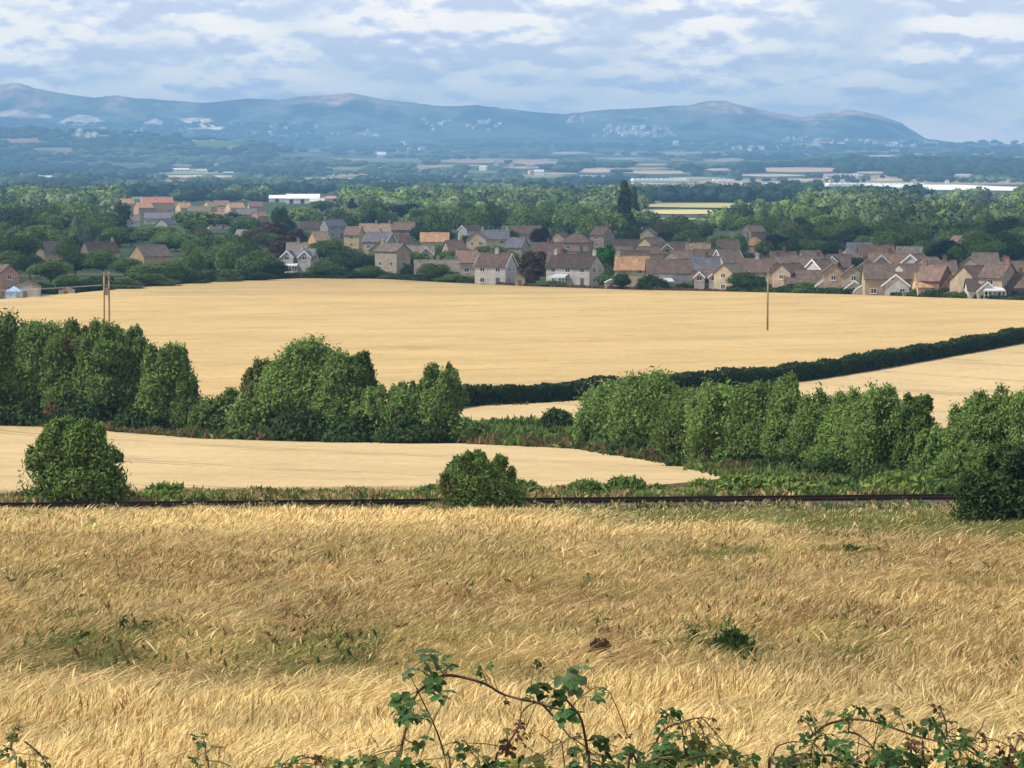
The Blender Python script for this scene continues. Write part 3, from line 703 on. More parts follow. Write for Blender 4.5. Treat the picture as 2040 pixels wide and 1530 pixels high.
# ------------------------------------------------------------------ railway
def railway():
    e = empty('railway_track', hit(1020, 1008)); o = Vector(e.location)
    pa = hit(-700, 1025); pb = hit(2700, 992)
    A = Vector((pa[0], pa[1])); B = Vector((pb[0], pb[1])); d = (B-A).normalized(); nrm = Vector((-d.y, d.x))   # nrm points away from the camera
    Lr = (B-A).length; n = 140
    def zc(t): p = A+d*t; return zg1(p.x, p.y)
    zs = [zc(Lr*i/(n-1)) for i in range(n)]; z0 = sum(zs)/n
    zl = [z0 + (zs[-1]-zs[0])*((i/(n-1))-0.5) + 0.10 for i in range(n)]
    def sweep(prof, mt, name, par):
        bm = bmesh.new(); rows = []
        for i in range(n):
            p = A+d*(Lr*i/(n-1)); rows.append([bm.verts.new((p.x+nrm.x*a-o.x, p.y+nrm.y*a-o.y, zl[i]+b-o.z)) for a, b in prof])
        for i in range(n-1):
            for k in range(len(prof)): k2 = (k+1) % len(prof); bm.faces.new((rows[i][k], rows[i][k2], rows[i+1][k2], rows[i+1][k]))
        return bmobj(name, bm, mt, par)
    mb = mat('ballast_stone', (0.145, 0.112, 0.090), noise=2.5, mulrange=(0.3, 1.7), rough=1.0, bump=(9, 1.0, 0.08), spec=0.05)
    mr_ = mat('rusty_rail', (0.035, 0.02, 0.014), noise=4, rough=0.6)
    ms = mat('dark_sleeper', (0.10, 0.085, 0.075), noise=3, rough=0.9)
    sweep([(-2.7,-1.1),(-1.75,-0.05),(-1.5,0.0),(1.5,0.0),(1.75,-0.05),(2.7,-1.1)], mb, 'ballast', e)
    for c in (-0.7175, 0.7175):
        sweep([(c-0.07,0.06),(c-0.07,0.085),(c-0.015,0.10),(c-0.015,0.17),(c-0.036,0.18),(c-0.036,0.22),(c+0.036,0.22),(c+0.036,0.18),(c+0.015,0.17),(c+0.015,0.10),(c+0.07,0.085),(c+0.07,0.06)], mr_, 'rail', e)
    bm = bmesh.new(); k = 0
    t = 0.3
    while t < Lr-0.3:
        p = A+d*t; z = np.interp(t, [0, Lr], [zl[0], zl[-1]])
        vs = []
        for (a, b) in ((-1.3,-0.13),(1.3,-0.13),(1.3,0.13),(-1.3,0.13)):
            vs.append((p.x+nrm.x*a+d.x*b-o.x, p.y+nrm.y*a+d.y*b-o.y))
        lo = [bm.verts.new((x, y, z-0.08-o.z)) for x, y in vs]; hi = [bm.verts.new((x, y, z+0.025-o.z)) for x, y in vs]
        bm.faces.new(hi); 
        for q in range(4): bm.faces.new((lo[q], lo[(q+1) % 4], hi[(q+1) % 4], hi[q]))
        t += 0.65
    sl = bmobj('sleepers', bm, ms, e); sl['kind'] = 'stuff'
    tagp(e, 'single railway line with rusty rails on grey ballast beyond the meadow', 'railway track')
railway()

# ------------------------------------------------------------------ poles
m_pole = mat('weathered_pole', (0.27, 0.20, 0.12), noise=4, rough=0.9, mulrange=(0.7, 1.3), stretch=(1, 1, 0.15))
m_ins = mat('grey_steel', (0.17, 0.17, 0.165), noise=3, rough=0.5)
def pole_single(px, py, ytop):
    g = hit(px, py); H = (py-ytop)/ppm(g[1]); e = empty('utility_pole', g)
    bm = bmesh.new(); tube(bm, [(0, 0, -0.5), (0, 0, H*0.5), (0.12, 0, H)], [0.17, 0.15, 0.12], n=10); bmobj('post', bm, m_pole, e, smooth=True)
    bm = bmesh.new(); box(bm, -0.75+0.12, 0.75+0.12, -0.2, -0.12, H-0.45, H-0.33); bmobj('crossarm', bm, m_ins, e)
    for x in (-0.65, 0.12, 0.89):
        bm = bmesh.new(); tube(bm, [(x, -0.16, H-0.33), (x, -0.16, H-0.1)], 0.05, n=6); bmobj('insulator', bm, m_ins, e)
    tagp(e, 'single wooden utility pole standing alone in the main wheat field', 'utility pole', 'poles in the wheat field'); return g, H
def pole_double(px, Y, ytop):
    x, y, zt = at(px, ytop, Y); gz = zg1(x, Y); H = zt-gz; e = empty('utility_pole', (x, Y, gz))
    for s in (-1, 1):
        bm = bmesh.new(); tube(bm, [(s*0.36, 0, -0.5), (s*0.36, 0, H*0.5), (s*0.34, 0, H)], [0.155, 0.135, 0.115], n=10); bmobj('post', bm, m_pole, e, smooth=True)
    for z in (H-0.35, H-2.0):
        bm = bmesh.new(); box(bm, -0.62, 0.52, -0.30, -0.20, z-0.08, z+0.08); bmobj('crossarm', bm, m_ins, e)
    for xx in (-0.56, -0.05, 0.46):
        bm = bmesh.new(); tube(bm, [(xx, -0.25, H-0.27), (xx, -0.25, H+0.0)], 0.06, n=6); bmobj('insulator', bm, m_ins, e)
    bm = bmesh.new(); box(bm, -0.22, 0.22, -0.42, -0.21, H-3.4, H-2.3); bmobj('switch_box', bm, m_ins, e)
    tagp(e, 'double post utility pole with crossarms rising behind the leftmost trees', 'utility pole', 'poles in the wheat field'); return (x, Y, gz), H
gp2, H2 = pole_single(1529, 664, 536)
gp1, H1 = pole_double(212, 560, 541)
def wire(p, q, sag, label):
    bm = bmesh.new(); p = Vector(p); q = Vector(q); pts = []
    for i in range(25):
        t = i/24; v = p.lerp(q, t); v.z -= sag*4*t*(1-t); pts.append(v-p)
    tube(bm, pts, 0.014, n=4); o = bmobj('overhead_wire', bm, m_wire); o.location = p; tagp(o, label, 'wire', 'wires at the double pole')
tp = Vector(gp1)+Vector((0, -0.25, H1-2.0))
for k, dx in enumerate((-0.7, 0.0)):
    q = Vector(at(-420, 560+6*k, 700)); wire(tp+Vector((dx, 0, 0.1)), q, 1.2, ('upper' if k == 0 else 'lower')+' thin wire running left from the double pole')
q = Vector(at(700, 548, 900)); wire(tp+Vector((0.45, 0, 0.1)), q, 1.6, 'thin wire running right from the double pole over the hedge')
# ------------------------------------------------------------------ meadow grass
PATCH = [ # px, py, rx, ry, kind, strength   (g green, b brown, p pinkish, l pale, m matted olive)
 (165,1283,120,34,'g',1.0),(300,1272,80,22,'g',.8),(590,1312,130,34,'g',.8),(665,1285,90,26,'g',.8),(60,1165,60,16,'g',.7),(1440,1114,120,16,'g',.9),(1700,1106,60,20,'g',.8),(1430,1292,100,38,'g',.6),
 (25,1030,60,16,'g',.7),(185,1036,50,14,'g',.7),(80,1310,200,26,'g',.6),(330,1345,120,14,'b',.7),(1660,1300,50,26,'g',.5),(1010,1098,60,14,'g',.4),(380,1180,120,16,'m',.6),(480,1138,110,24,'b',.7),(640,1126,100,18,'b',.7),(230,1130,120,18,'b',.4),
 (1060,1190,170,22,'b',.9),(760,1195,160,20,'b',.5),(1200,1208,90,18,'p',.7),(590,1246,64,30,'p',1.0),(1190,1300,60,44,'b',.9),(1290,1296,60,24,'p',.6),(1540,1250,140,24,'b',.6),(1775,1248,100,20,'b',.7),(760,1350,120,40,'m',.7),
 (560,1350,260,30,'m',.7),(300,1310,500,50,'m',.5),(860,1270,260,40,'m',.35),(1900,1110,150,26,'b',.5),(1960,1370,110,20,'b',.4),(1260,1130,90,14,'b',.4),(1640,1150,100,14,'p',.4),(960,1385,110,22,'p',.5),(2000,1150,90,30,'b',.4),(700,1235,260,26,'m',.4),(100,1240,180,26,'m',.4)]
def meadow():
    R = np.random.default_rng(55)
    NT = 37000; per = 24
    ty = 40+(170-40)*R.random(NT); tt = (R.random(NT)*2-1)*0.205
    tx = tt*ty
    def verge_y(px): return np.interp(px, [0, 1000, 1500, 2040], [1030, 1036, 1060, 1085])
    X = np.repeat(tx, per) + R.normal(size=NT*per)*0.16*(0.7+0.006*np.repeat(ty, per)); Y = np.repeat(ty, per) + R.normal(size=NT*per)*0.35
    Y = np.minimum(Y, 171.2)
    n = len(X); Z = zg(X, Y)
    px, py = proj(X, Y, Z+0.25)
    W = {k: np.zeros(n) for k in 'gbplm'}
    wx = px + 130*(fbm(X/1.0, Y/2.4, 61)-0.5)*2; wy = py + 60*(fbm(X/1.0+50, Y/2.4, 62)-0.5)*2; brkn = 0.35+1.3*sstep(fbm(X/0.8, Y/1.8, 68), 0.35, 0.62)
    for (a, b, rx, ry, k, s) in PATCH:
        d = ((wx-a)/rx)**2+((wy-b)/ry)**2
        W[k] = np.maximum(W[k], s*np.clip(1.5-d, 0, 1))
    vg = sstep(verge_y(px)-py + 30*(fbm(X/1.5, Y/3, 63)-0.5), -14, 14)*sstep(px, 960, 1350)
    for _k in 'gbp': W[_k] = np.clip(W[_k]*brkn, 0, 1)
    W['g'] = np.maximum(W['g'], vg)
    big = fbm(X/5.0, Y/9.0, 64); med = fbm(X/1.6, Y/3.5, 65)
    pale = np.clip(sstep(py, 1330, 1420)+sstep(1095-py, 0, 50), 0, 1)
    # colours
    straw = np.array([0.77, 0.60, 0.29]); gold = np.array([0.60, 0.43, 0.18]); palec = np.array([0.84, 0.67, 0.34]); olive = np.array([0.33, 0.29, 0.09]); green = np.array([0.14, 0.155, 0.045]); brown = np.array([0.30, 0.18, 0.075]); pink = np.array([0.50, 0.29, 0.17])
    tuft = np.repeat(R.random(NT), per); rb = R.random(n)
    f = np.clip(0.20+0.9*(med-0.5)+0.5*(big-0.5)+0.35*(1-pale), 0, 1)[:, None]
    c = straw*(1-f)+gold*f
    pm = (rb < 0.25+0.4*pale)[:, None]; c = np.where(pm, palec, c)
    base_br = (rb > 0.80-0.10*(1-pale)-0.35*(med-0.5))[:, None]; c = np.where(base_br, brown*1.1, c)
    ol = (R.random(n) < 0.12+0.35*sstep(big, 0.5, 0.7)*(1-pale)+0.5*W['m'])[:, None]; c = np.where(ol, olive, c)
    c = np.where((R.random(n) < W['b']*0.75)[:, None], brown, c)
    c = np.where((R.random(n) < W['p']*0.6)[:, None], pink, c)
    c = np.where((R.random(n) < W['g']*0.8)[:, None], green*(0.8+0.8*R.random(n))[:, None], c)
    c = c*(0.66+0.34*np.repeat(R.random(NT), per)+0.25*(R.random(n)-0.3))[:, None]*((0.84+0.14*pale)*(0.66+0.80*med*(0.5+1.0*big)))[:, None]*np.array([1.03, 1.02, 0.98])
    # shape
    low = np.clip(0.8*W['m']+0.7*W['b']+0.5*W['p']+0.2*W['g'], 0, 1)
    h = (0.34+0.30*np.repeat(R.random(NT), per)+0.18*R.random(n)+0.16*pale)*(1-0.55*low)*(0.75+0.5*med)
    h = h*(1-0.68*sstep(Y, 161, 168))
    ang = (fbm(X/1.5, Y/3.0, 66)-0.5)*5.4 + 0.2 + np.repeat(R.normal(size=NT)*0.6, per) + R.normal(size=n)*0.6
    lean = np.clip(0.30+0.5*np.repeat(R.random(NT), per)+0.7*low+0.9*sstep(fbm(X/2.2, Y/4.0, 69), 0.48, 0.66)-0.15*pale+R.normal(size=n)*0.2, 0.05, 1.5)
    lx = np.cos(ang)*lean; ly = np.sin(ang)*lean*0.7
    wd = (0.0045+0.000075*Y)*(0.6+0.8*R.random(n)); th = R.random(n)*pi; wx_ = np.cos(th)*wd; wy_ = np.sin(th)*wd
    head = (R.random(n) < 0.4)
    lv = []
    droop = 0.15+0.5*R.random(n)*lean
    kink = R.normal(size=(n, 2))*0.06
    for s, a in ((0, 1.0), (0.45, 0.8), (0.8, 0.7), (1.0, 0.0)):
        cx = X+lx*h*s**1.7+kink[:, 0]*h*np.sin(s*pi); cy = Y+ly*h*s**1.7+kink[:, 1]*h*np.sin(s*pi); cz = Z-0.03+h*(s-droop*s**3)
        ww = np.where(head, {0: .55, 0.45: .5, 0.8: 1.5, 1.0: 0}[s], a)
        if s < 1:
            lv.append(np.stack([cx-wx_*ww, cy-wy_*ww, cz], 1)); lv.append(np.stack([cx+wx_*ww, cy+wy_*ww, cz], 1))
        else: lv.append(np.stack([cx, cy, cz], 1))
    V = np.stack(lv, 1).reshape(-1, 3)
    i = np.arange(n)*7
    q = np.stack([i, i+1, i+3, i+2, i+2, i+3, i+5, i+4, i+4, i+5, i+6], 1).ravel()
    fs = np.tile([4, 4, 3], n)
    C = np.repeat(c, 7, 0).reshape(n, 7, 3)
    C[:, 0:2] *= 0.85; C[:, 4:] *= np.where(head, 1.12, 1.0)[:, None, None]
    o = np.array([0, 100.0, zg1(0, 100)])
    ob = npmesh('meadow_grass', V-o, fs, q, m_grass, col=C.reshape(-1, 3)); ob.location = o
    tagp(ob, 'dry straw coloured meadow grass with green and brown patches', 'grass', kind='stuff')
meadow()
def weed_px(R_, n):
    P = [p for p in PATCH if p[4] in 'gb']; k = R_.integers(0, len(P), n); q = np.array([(a, b, c, d) for (a, b, c, d, e, f) in P])[k]
    x = q[:, 0]+q[:, 2]*R_.normal(size=n)*0.7; y = q[:, 1]+q[:, 3]*R_.normal(size=n)*0.7; m_ = len(x[::4]); x[::4] = R_.random(m_)*2100-30; y[::4] = 1075+R_.random(m_)*300; m_ = len(x[1::6]); x[1::6] = 1040+R_.random(m_)*1050; y[1::6] = 1040+0.03*(x[1::6]-1040)+R_.normal(size=m_)*8; m_ = len(x[2::9]); x[2::9] = 1430+R_.normal(size=m_)*60; y[2::9] = 1300+R_.normal(size=m_)*20
    return x, y, 0.5+R_.random(n)
cover('meadow_weeds', weed_px, 1500, 0.36, 0.06, [(0.10, 0.12, 0.04), 'mid', (0.16, 0.10, 0.05), 'dark', (0.20, 0.18, 0.07)], 'scattered low green and brown weeds among the dry meadow grass', 37, elong=3.2, spread=0.45)
WEED = [(1381,1254,26,1310,'dark','tall narrow dark dock plant in the meadow, left of the leafy one'),(1455,1252,120,1326,'dark','leafy dark dock plant in the meadow below right of centre'),(1196,1272,60,1345,'rust','reddish brown dock plant above the arching bramble'),
 (1655,1290,46,1330,'olive','olive weed in the meadow right of the leafy dock plant'),(1140,1210,14,1236,'dark','tiny dark weed near the middle of the meadow'),(20,1205,20,1240,'olive','small olive weed near the left edge of the meadow'),
 (1295,1075,30,1098,'olive','small olive weed in upper meadow right of centre'),(1345,1078,30,1100,'olive','olive weed pair member next to the green patch, upper meadow'),(1060,1262,24,1300,'olive','thin olive weed above the top of the arching bramble'),(75,1150,40,1172,'dark','low dark weed in the upper left meadow'),(180,1262,70,1296,'dark','spreading dark green weed at left of the meadow'),(1700,1085,60,1118,'olive','bushy olive weed in the upper right meadow')]
for i, (x, yt, w, yb, tn, lab) in enumerate(WEED):
    g = hit(x, yb); Y = g[1]; make_tree('meadow_weed', (g[0], g[1], g[2]-0.02), (yb-yt)/ppm(Y), w/ppm(Y), 'plume' if w < 50 else 'bush', TONE[tn], lab, 'weed', 'weeds in the meadow', n=350 if w < 60 else 650, leaf=0.055 if w < 60 else 0.07, elong=2.6, seed=300+i, trunk=False, core=0.3, updir=1.2, cull=0.3)

# ------------------------------------------------------------------ brambles close to the camera
m_bleaf = mat('bramble_leaf', (0.06, 0.11, 0.03), rough=0.6, attr='col', trans=0.3, spec=0.15, noise=60, mulrange=(0.8, 1.2))
m_cane = mat('bramble_cane', (0.055, 0.032, 0.022), noise=40, rough=0.6)
m_cane2 = mat('green_cane', (0.13, 0.12, 0.045), noise=40, rough=0.6)
def leaflet(R, L, wd, fold):
    """serrated oval leaflet along +x, folded at the midrib"""
    k = 7; s = np.linspace(0, 1, k); w = np.sin(pi*np.clip(s, 0, 1)**0.8)**0.8*wd; w[0] = 0; w[-1] = 0
    ser = 1+0.13*np.where(np.arange(k) % 2, 1, -1)
    mid = np.stack([s*L, 0*s, -0.25*L*s**2*(0.4+R.random())], 1)
    l = mid.copy(); l[:, 1] += w*ser; l[:, 2] += w*fold; r = mid.copy(); r[:, 1] -= w*ser; r[:, 2] += w*fold
    V = np.concatenate([mid, l, r]); Fc = []
    for i in range(k-1):
        Fc.append((i, i+1, k+i+1, k+i)); Fc.append((i+1, i, 2*k+i, 2*k+i+1))
    return V, np.array(Fc)
def rotm(R, up):
    z = np.array(up, float)+R.normal(size=3)*0.45; z /= np.linalg.norm(z); x = R.normal(size=3); x -= z*(x@z); x /= np.linalg.norm(x); return np.stack([x, np.cross(z, x), z], 1)
BT = {'g': (0.055, 0.125, 0.038), 'd': (0.03, 0.068, 0.022), 'y': (0.17, 0.19, 0.045), 'p': (0.10, 0.155, 0.075), 'r': (0.095, 0.05, 0.03), 'o': (0.09, 0.10, 0.03)}
def bramble(name, label, cat, canes, clusters, Yd, seed, green=False):
    R = np.random.default_rng(seed)
    x0 = np.mean([c[0] for c in clusters]); o = Vector((at(x0, 1500, Yd)[0], Yd, zg1(at(x0, 1500, Yd)[0], Yd)))
    e = empty(name, o)
    allp = []
    for ci, cn in enumerate(canes):
        rad = cn[0]; pts = cn[1]; yy = Yd+R.normal()*0.15
        P = [Vector(at(a, b, yy+0.12*R.normal()*(0.3)))-o for a, b in pts]
        if pts[0][1] >= 1525:       # runs down to the ground
            b0 = P[0]; P = [Vector((b0.x+R.normal()*0.05, b0.y+R.normal()*0.1, -0.05)), Vector((b0.x*1.0, b0.y, b0.z*0.5))]+P
        # smooth
        Q = [P[0]]
        for i in range(len(P)-1):
            p0 = P[max(i-1, 0)]; p1 = P[i]; p2 = P[i+1]; p3 = P[min(i+2, len(P)-1)]
            for t in (0.25, 0.5, 0.75, 1.0):
                Q.append(0.5*((2*p1)+(-p0+p2)*t+(2*p0-5*p1+4*p2-p3)*t*t+(-p0+3*p1-3*p2+p3)*t**3))
        rr = [0.78*rad/ppm(Yd)*(1.0-0.55*i/len(Q)) for i in range(len(Q))]
        bm = bmesh.new(); tube(bm, Q, rr, n=6)
        for k in range(0, len(Q)-1):          # thorns
            for _ in range(2):
                p = Q[k].lerp(Q[k+1], R.random()); dv = Vector(R.normal(size=3)).normalized(); r0 = rr[k]
                a = bm.verts.new(p+dv*(r0*3.0)); s_ = dv.orthogonal().normalized()*r0*0.45; b = bm.verts.new(p+s_); c = bm.verts.new(p-s_); bm.faces.new((a, b, c))
        bmobj('cane', bm, m_cane2 if green or rad < 2.4 else m_cane, e, smooth=True)
        allp += Q
    Vs = []; Fs = []; Cs = []; off = 0
    bmp = bmesh.new()
    for (cx, cy, r, tn) in clusters:
        c = np.array(at(cx, cy, Yd+R.normal()*0.12))-np.array(o); rm = r/ppm(Yd)
        # petiole to the nearest cane
        if allp:
            nr = min(allp, key=lambda q: (q-Vector(c)).length)
            if (nr-Vector(c)).length < 0.16: tube(bmp, [nr, nr.lerp(Vector(c), 0.5)+Vector((0, 0, 0.004)), c], 1.1/ppm(Yd), n=4)
        nc = 1 if r < 16 else (2 if r < 26 else 3)
        for _ in range(nc):
            B = rotm(R, (0.0, -0.35, 0.9)); cc = c+R.normal(size=3)*rm*(0.15 if nc == 1 else 0.5)*np.array([1, 0.6, 0.7])
            nl = 3 if R.random() < 0.55 else 5
            Ls = rm*(0.95+0.3*R.random())*(1.0 if nc == 1 else 0.85)
            base = np.array(BT[tn])*(0.75+0.5*R.random())
            for j in range(nl):
                a = (j-(nl-1)/2)*(1.0 if nl == 3 else 0.95)*(pi/2.6)+R.normal()*0.15
                V, Fc = leaflet(R, Ls*(1.0 if j == nl//2 else 0.82), Ls*0.33, 0.25+0.3*R.random())
                ca, sa = cos(a), sin(a); V = np.stack([V[:, 0]*ca-V[:, 1]*sa+0.12*Ls*ca, V[:, 0]*sa+V[:, 1]*ca+0.12*Ls*sa, V[:, 2]+0.1*Ls*R.normal()], 1)
                V = V@B.T+cc
                Vs.append(V); Fs.append(Fc+off); off += len(V); Cs.append(np.tile(base*(0.85+0.3*R.random()), (len(V), 1)))
    V = np.concatenate(Vs); Fq = np.concatenate(Fs)
    npmesh('leaves', V, [4]*len(Fq), Fq, m_bleaf, e, col=np.concatenate(Cs))
    if len(bmp.verts): bmobj('leaf_stalks', bmp, m_cane2, e)['kind'] = 'stuff'
    else: bmp.free()
    tagp(e, label, cat, 'brambles at the foot of the view' if cat == 'bramble' else None)
    return e
fill = lambda x0, x1, n, tones, ymin=1500, ymax=1545, seed=0: [(random.Random(seed+i).uniform(x0, x1), random.Random(seed+i+77).uniform(ymin, ymax), random.Random(seed+i+33).uniform(13, 27), random.Random(seed+i+5).choice(tones)) for i in range(n)]
bramble('bramble_bush', 'arching bramble with green leaves reaching highest of all, below the middle', 'bramble',
 [(5.0,[(788,1560),(797,1505),(803,1475),(811,1445),(820,1405),(832,1380)]),(3.2,[(898,1560),(885,1505),(875,1470),(862,1438),(851,1415),(838,1388),(830,1372)]),
  (4.6,[(832,1378),(848,1366),(862,1353),(885,1346),(915,1348),(965,1362),(1000,1382),(1040,1394),(1070,1400),(1100,1410),(1125,1414)]),(3.2,[(1078,1401),(1105,1430),(1130,1462),(1140,1470)]),
  (5.0,[(1174,1565),(1170,1500),(1166,1470),(1160,1440),(1150,1420),(1120,1385),(1108,1375)]),(3.6,[(985,1560),(1000,1500),(1012,1480),(1030,1455),(1040,1420),(1060,1402),(1085,1400)]),(2.2,[(955,1545),(940,1500),(928,1480),(922,1465)]),
  (2.4,[(1125,1530),(1098,1480),(1075,1462)]),(2.2,[(1140,1410),(1150,1395),(1185,1370),(1205,1372),(1216,1380)]),(2,[(885,1350),(895,1320)]),(2,[(970,1362),(962,1340)]),(2.2,[(1140,1530),(1160,1502),(1168,1480)]),(2.4,[(845,1488),(812,1476),(808,1470)])],
 [(868,1326,34,'p'),(848,1332,24,'g'),(812,1340,16,'p'),(898,1322,18,'g'),(872,1368,30,'g'),(856,1372,24,'g'),(800,1398,28,'g'),(785,1410,20,'g'),(838,1412,24,'p'),(806,1432,30,'g'),(826,1425,22,'g'),(892,1388,24,'g'),(966,1340,22,'d'),(975,1328,12,'g'),(1010,1398,10,'d'),
  (1085,1368,26,'d'),(1095,1390,24,'g'),(1128,1352,32,'p'),(1150,1358,20,'g'),(1110,1385,22,'d'),(1133,1428,30,'g'),(1178,1388,20,'g'),(1195,1385,14,'g'),(1200,1372,12,'g'),(1073,1322,12,'o'),(1062,1330,8,'o'),(843,1487,20,'g'),(828,1492,12,'d'),(925,1505,22,'d'),(945,1490,14,'d'),(915,1480,14,'o'),
  (1008,1455,14,'y'),(1035,1448,16,'r'),(1043,1462,16,'o'),(1028,1470,14,'r'),(1010,1490,16,'r'),(1050,1505,18,'d'),(1072,1508,14,'r'),(1130,1498,18,'d'),(1146,1470,12,'r'),(1165,1512,16,'g'),(775,1520,22,'g'),(798,1524,28,'g'),(735,1508,22,'g'),(700,1522,22,'g'),(1022,1520,22,'y'),(962,1524,20,'d'),(1085,1528,24,'y'),
  (1190,1474,20,'d'),(1232,1488,28,'g'),(1215,1508,24,'d'),(1244,1512,22,'g'),(1230,1465,12,'r'),(1140,1528,26,'g'),(1250,1466,10,'r'),(1195,1515,20,'g'),(1060,1525,20,'g')]+fill(690,1250,14,'gdo',1520,1550,10), 9.6, 1)
bramble('bramble_bush', 'middle bramble of the lower right, small arch with yellowish leaves', 'bramble',
 [(4.4,[(1250,1545),(1275,1524),(1310,1510),(1340,1497),(1370,1500)]),(3.0,[(1312,1500),(1308,1478),(1325,1452),(1365,1437),(1385,1431),(1400,1432),(1415,1448),(1428,1462)]),(3.6,[(1366,1555),(1364,1510),(1362,1475),(1358,1448)]),(2.2,[(1316,1412),(1332,1424),(1345,1434),(1372,1438)]),(2.4,[(1388,1436),(1400,1455),(1404,1480)]),(3,[(1370,1512),(1410,1505),(1450,1512),(1480,1535)])],
 [(1345,1414,22,'g'),(1330,1424,12,'d'),(1342,1444,18,'d'),(1328,1458,16,'g'),(1340,1468,20,'g'),(1332,1474,14,'g'),(1345,1492,24,'g'),(1325,1518,28,'g'),(1365,1500,22,'d'),(1398,1484,26,'o'),(1412,1500,28,'y'),(1385,1510,26,'y'),(1440,1500,22,'g'),(1452,1490,20,'o'),(1430,1514,22,'g'),(1495,1515,22,'g'),(1465,1505,14,'g'),(1417,1433,12,'r'),(1424,1452,14,'r'),(1398,1448,9,'r'),(1405,1472,9,'r'),(1290,1500,14,'g'),(1268,1500,16,'g'),(1360,1470,14,'g'),(1272,1526,20,'g')]+fill(1270,1490,22,'gdgy',1508,1550,40), 9.2, 2)
bramble('bramble_bush', 'long arched bramble with dark leaves at the bottom right', 'bramble',
 [(4.0,[(1612,1470),(1628,1458),(1642,1446),(1665,1438),(1700,1433),(1740,1437),(1770,1447),(1800,1458),(1830,1468),(1870,1477),(1920,1490),(1950,1508),(1975,1520),(2000,1550)]),(3.0,[(1690,1458),(1712,1465),(1735,1485),(1745,1500),(1762,1540)]),(4.0,[(1530,1555),(1545,1524),(1575,1508),(1600,1502),(1635,1504),(1665,1508),(1700,1520),(1740,1555)]),(3.6,[(1838,1478),(1838,1500),(1842,1520),(1845,1555)]),
  (2.4,[(1882,1476),(1886,1462),(1884,1440),(1880,1425),(1872,1410)]),(2.2,[(1936,1480),(1945,1462),(1955,1450),(1962,1432),(1972,1428)]),(2.4,[(1620,1462),(1612,1445),(1606,1430)]),(3,[(1620,1560),(1615,1510),(1622,1480),(1640,1460)]),(2.4,[(1540,1505),(1548,1488),(1575,1478),(1600,1478),(1640,1470)]),(2.6,[(1812,1540),(1820,1510),(1835,1490)]),(2.6,[(1885,1540),(1884,1500),(1880,1480)]),(2.4,[(2010,1530),(2020,1500),(2028,1470)]),(2.2,[(1915,1540),(1912,1515),(1930,1508)])],
 [(1606,1424,22,'g'),(1620,1438,14,'g'),(1592,1432,10,'o'),(1676,1432,20,'g'),(1660,1420,13,'p'),(1704,1412,14,'d'),(1720,1417,14,'g'),(1690,1420,14,'g'),(1752,1432,16,'d'),(1786,1413,12,'o'),(1792,1424,12,'d'),(1765,1438,14,'g'),(1794,1443,12,'g'),(1838,1440,24,'d'),(1852,1452,22,'g'),(1830,1456,14,'d'),(1858,1440,14,'d'),
  (1868,1408,12,'r'),(1880,1413,10,'r'),(1870,1424,9,'r'),(1871,1441,12,'r'),(1906,1450,22,'o'),(1900,1466,22,'g'),(1922,1472,18,'g'),(1912,1484,22,'g'),(1936,1486,18,'d'),(1660,1463,22,'g'),(1675,1475,24,'g'),(1648,1478,20,'d'),(1632,1472,18,'g'),(1690,1488,22,'d'),(1665,1490,16,'d'),(1710,1505,18,'g'),(1728,1503,10,'d'),(1700,1520,24,'d'),
  (1770,1505,28,'d'),(1785,1515,26,'g'),(1760,1492,16,'g'),(1798,1492,14,'y'),(1815,1486,18,'r'),(1850,1492,14,'r'),(1848,1515,16,'r'),(1882,1488,20,'g'),(1900,1502,22,'g'),(1870,1500,14,'g'),(1952,1466,11,'r'),(1966,1474,11,'r'),(1978,1476,10,'r'),(1960,1492,12,'r'),(1995,1495,14,'r'),(1960,1510,16,'g'),(1985,1512,16,'d'),(2014,1470,10,'r'),(2028,1462,12,'r'),(2038,1470,11,'r'),(2018,1490,12,'r'),(2012,1512,16,'d'),(2035,1515,16,'g'),(1625,1448,12,'p'),(1600,1480,16,'g'),(1608,1520,24,'g'),(1580,1496,16,'g'),(1560,1520,20,'g')]+fill(1550,2045,60,'gdgyr',1508,1555,90), 9.9, 3)
bramble('bramble_sprig', 'pale leaved bramble sprig in the bottom left corner', 'bramble sprig', [(2.2,[(35,1560),(22,1490),(28,1460),(35,1440)]),(2.6,[(50,1478),(72,1495),(95,1522),(110,1550)]),(2,[(10,1470),(22,1480),(24,1500)])],
 [(30,1450,12,'o'),(18,1468,16,'o'),(24,1476,14,'p'),(58,1488,11,'r'),(76,1500,12,'o'),(92,1510,10,'o'),(88,1522,13,'o'),(10,1490,14,'p'),(30,1500,16,'p'),(48,1515,16,'o')], 11.0, 4)
bramble('bramble_sprig', 'upright sprig with a few dark leaves at the bottom left of centre', 'bramble sprig', [(2.6,[(416,1560),(411,1515),(408,1485),(406,1470)]),(2.0,[(410,1500),(420,1492),(428,1486)])],
 [(391,1470,14,'d'),(400,1478,13,'d'),(408,1466,11,'o'),(424,1484,16,'d'),(384,1518,20,'g'),(396,1526,14,'g'),(455,1524,8,'d')], 10.5, 5)
bramble('bramble_sprig', 'low green leaves peeping over the bottom edge left of the arching bramble', 'bramble sprig', [(2.4,[(560,1570),(575,1530),(600,1512),(630,1510)]),(2.2,[(650,1570),(640,1530),(630,1512)])],
 [(578,1512,16,'g'),(605,1508,14,'d'),(632,1512,12,'r'),(560,1522,16,'g'),(655,1516,14,'y'),(668,1526,18,'g'),(610,1528,16,'g'),(530,1530,12,'o')], 10.0, 6)
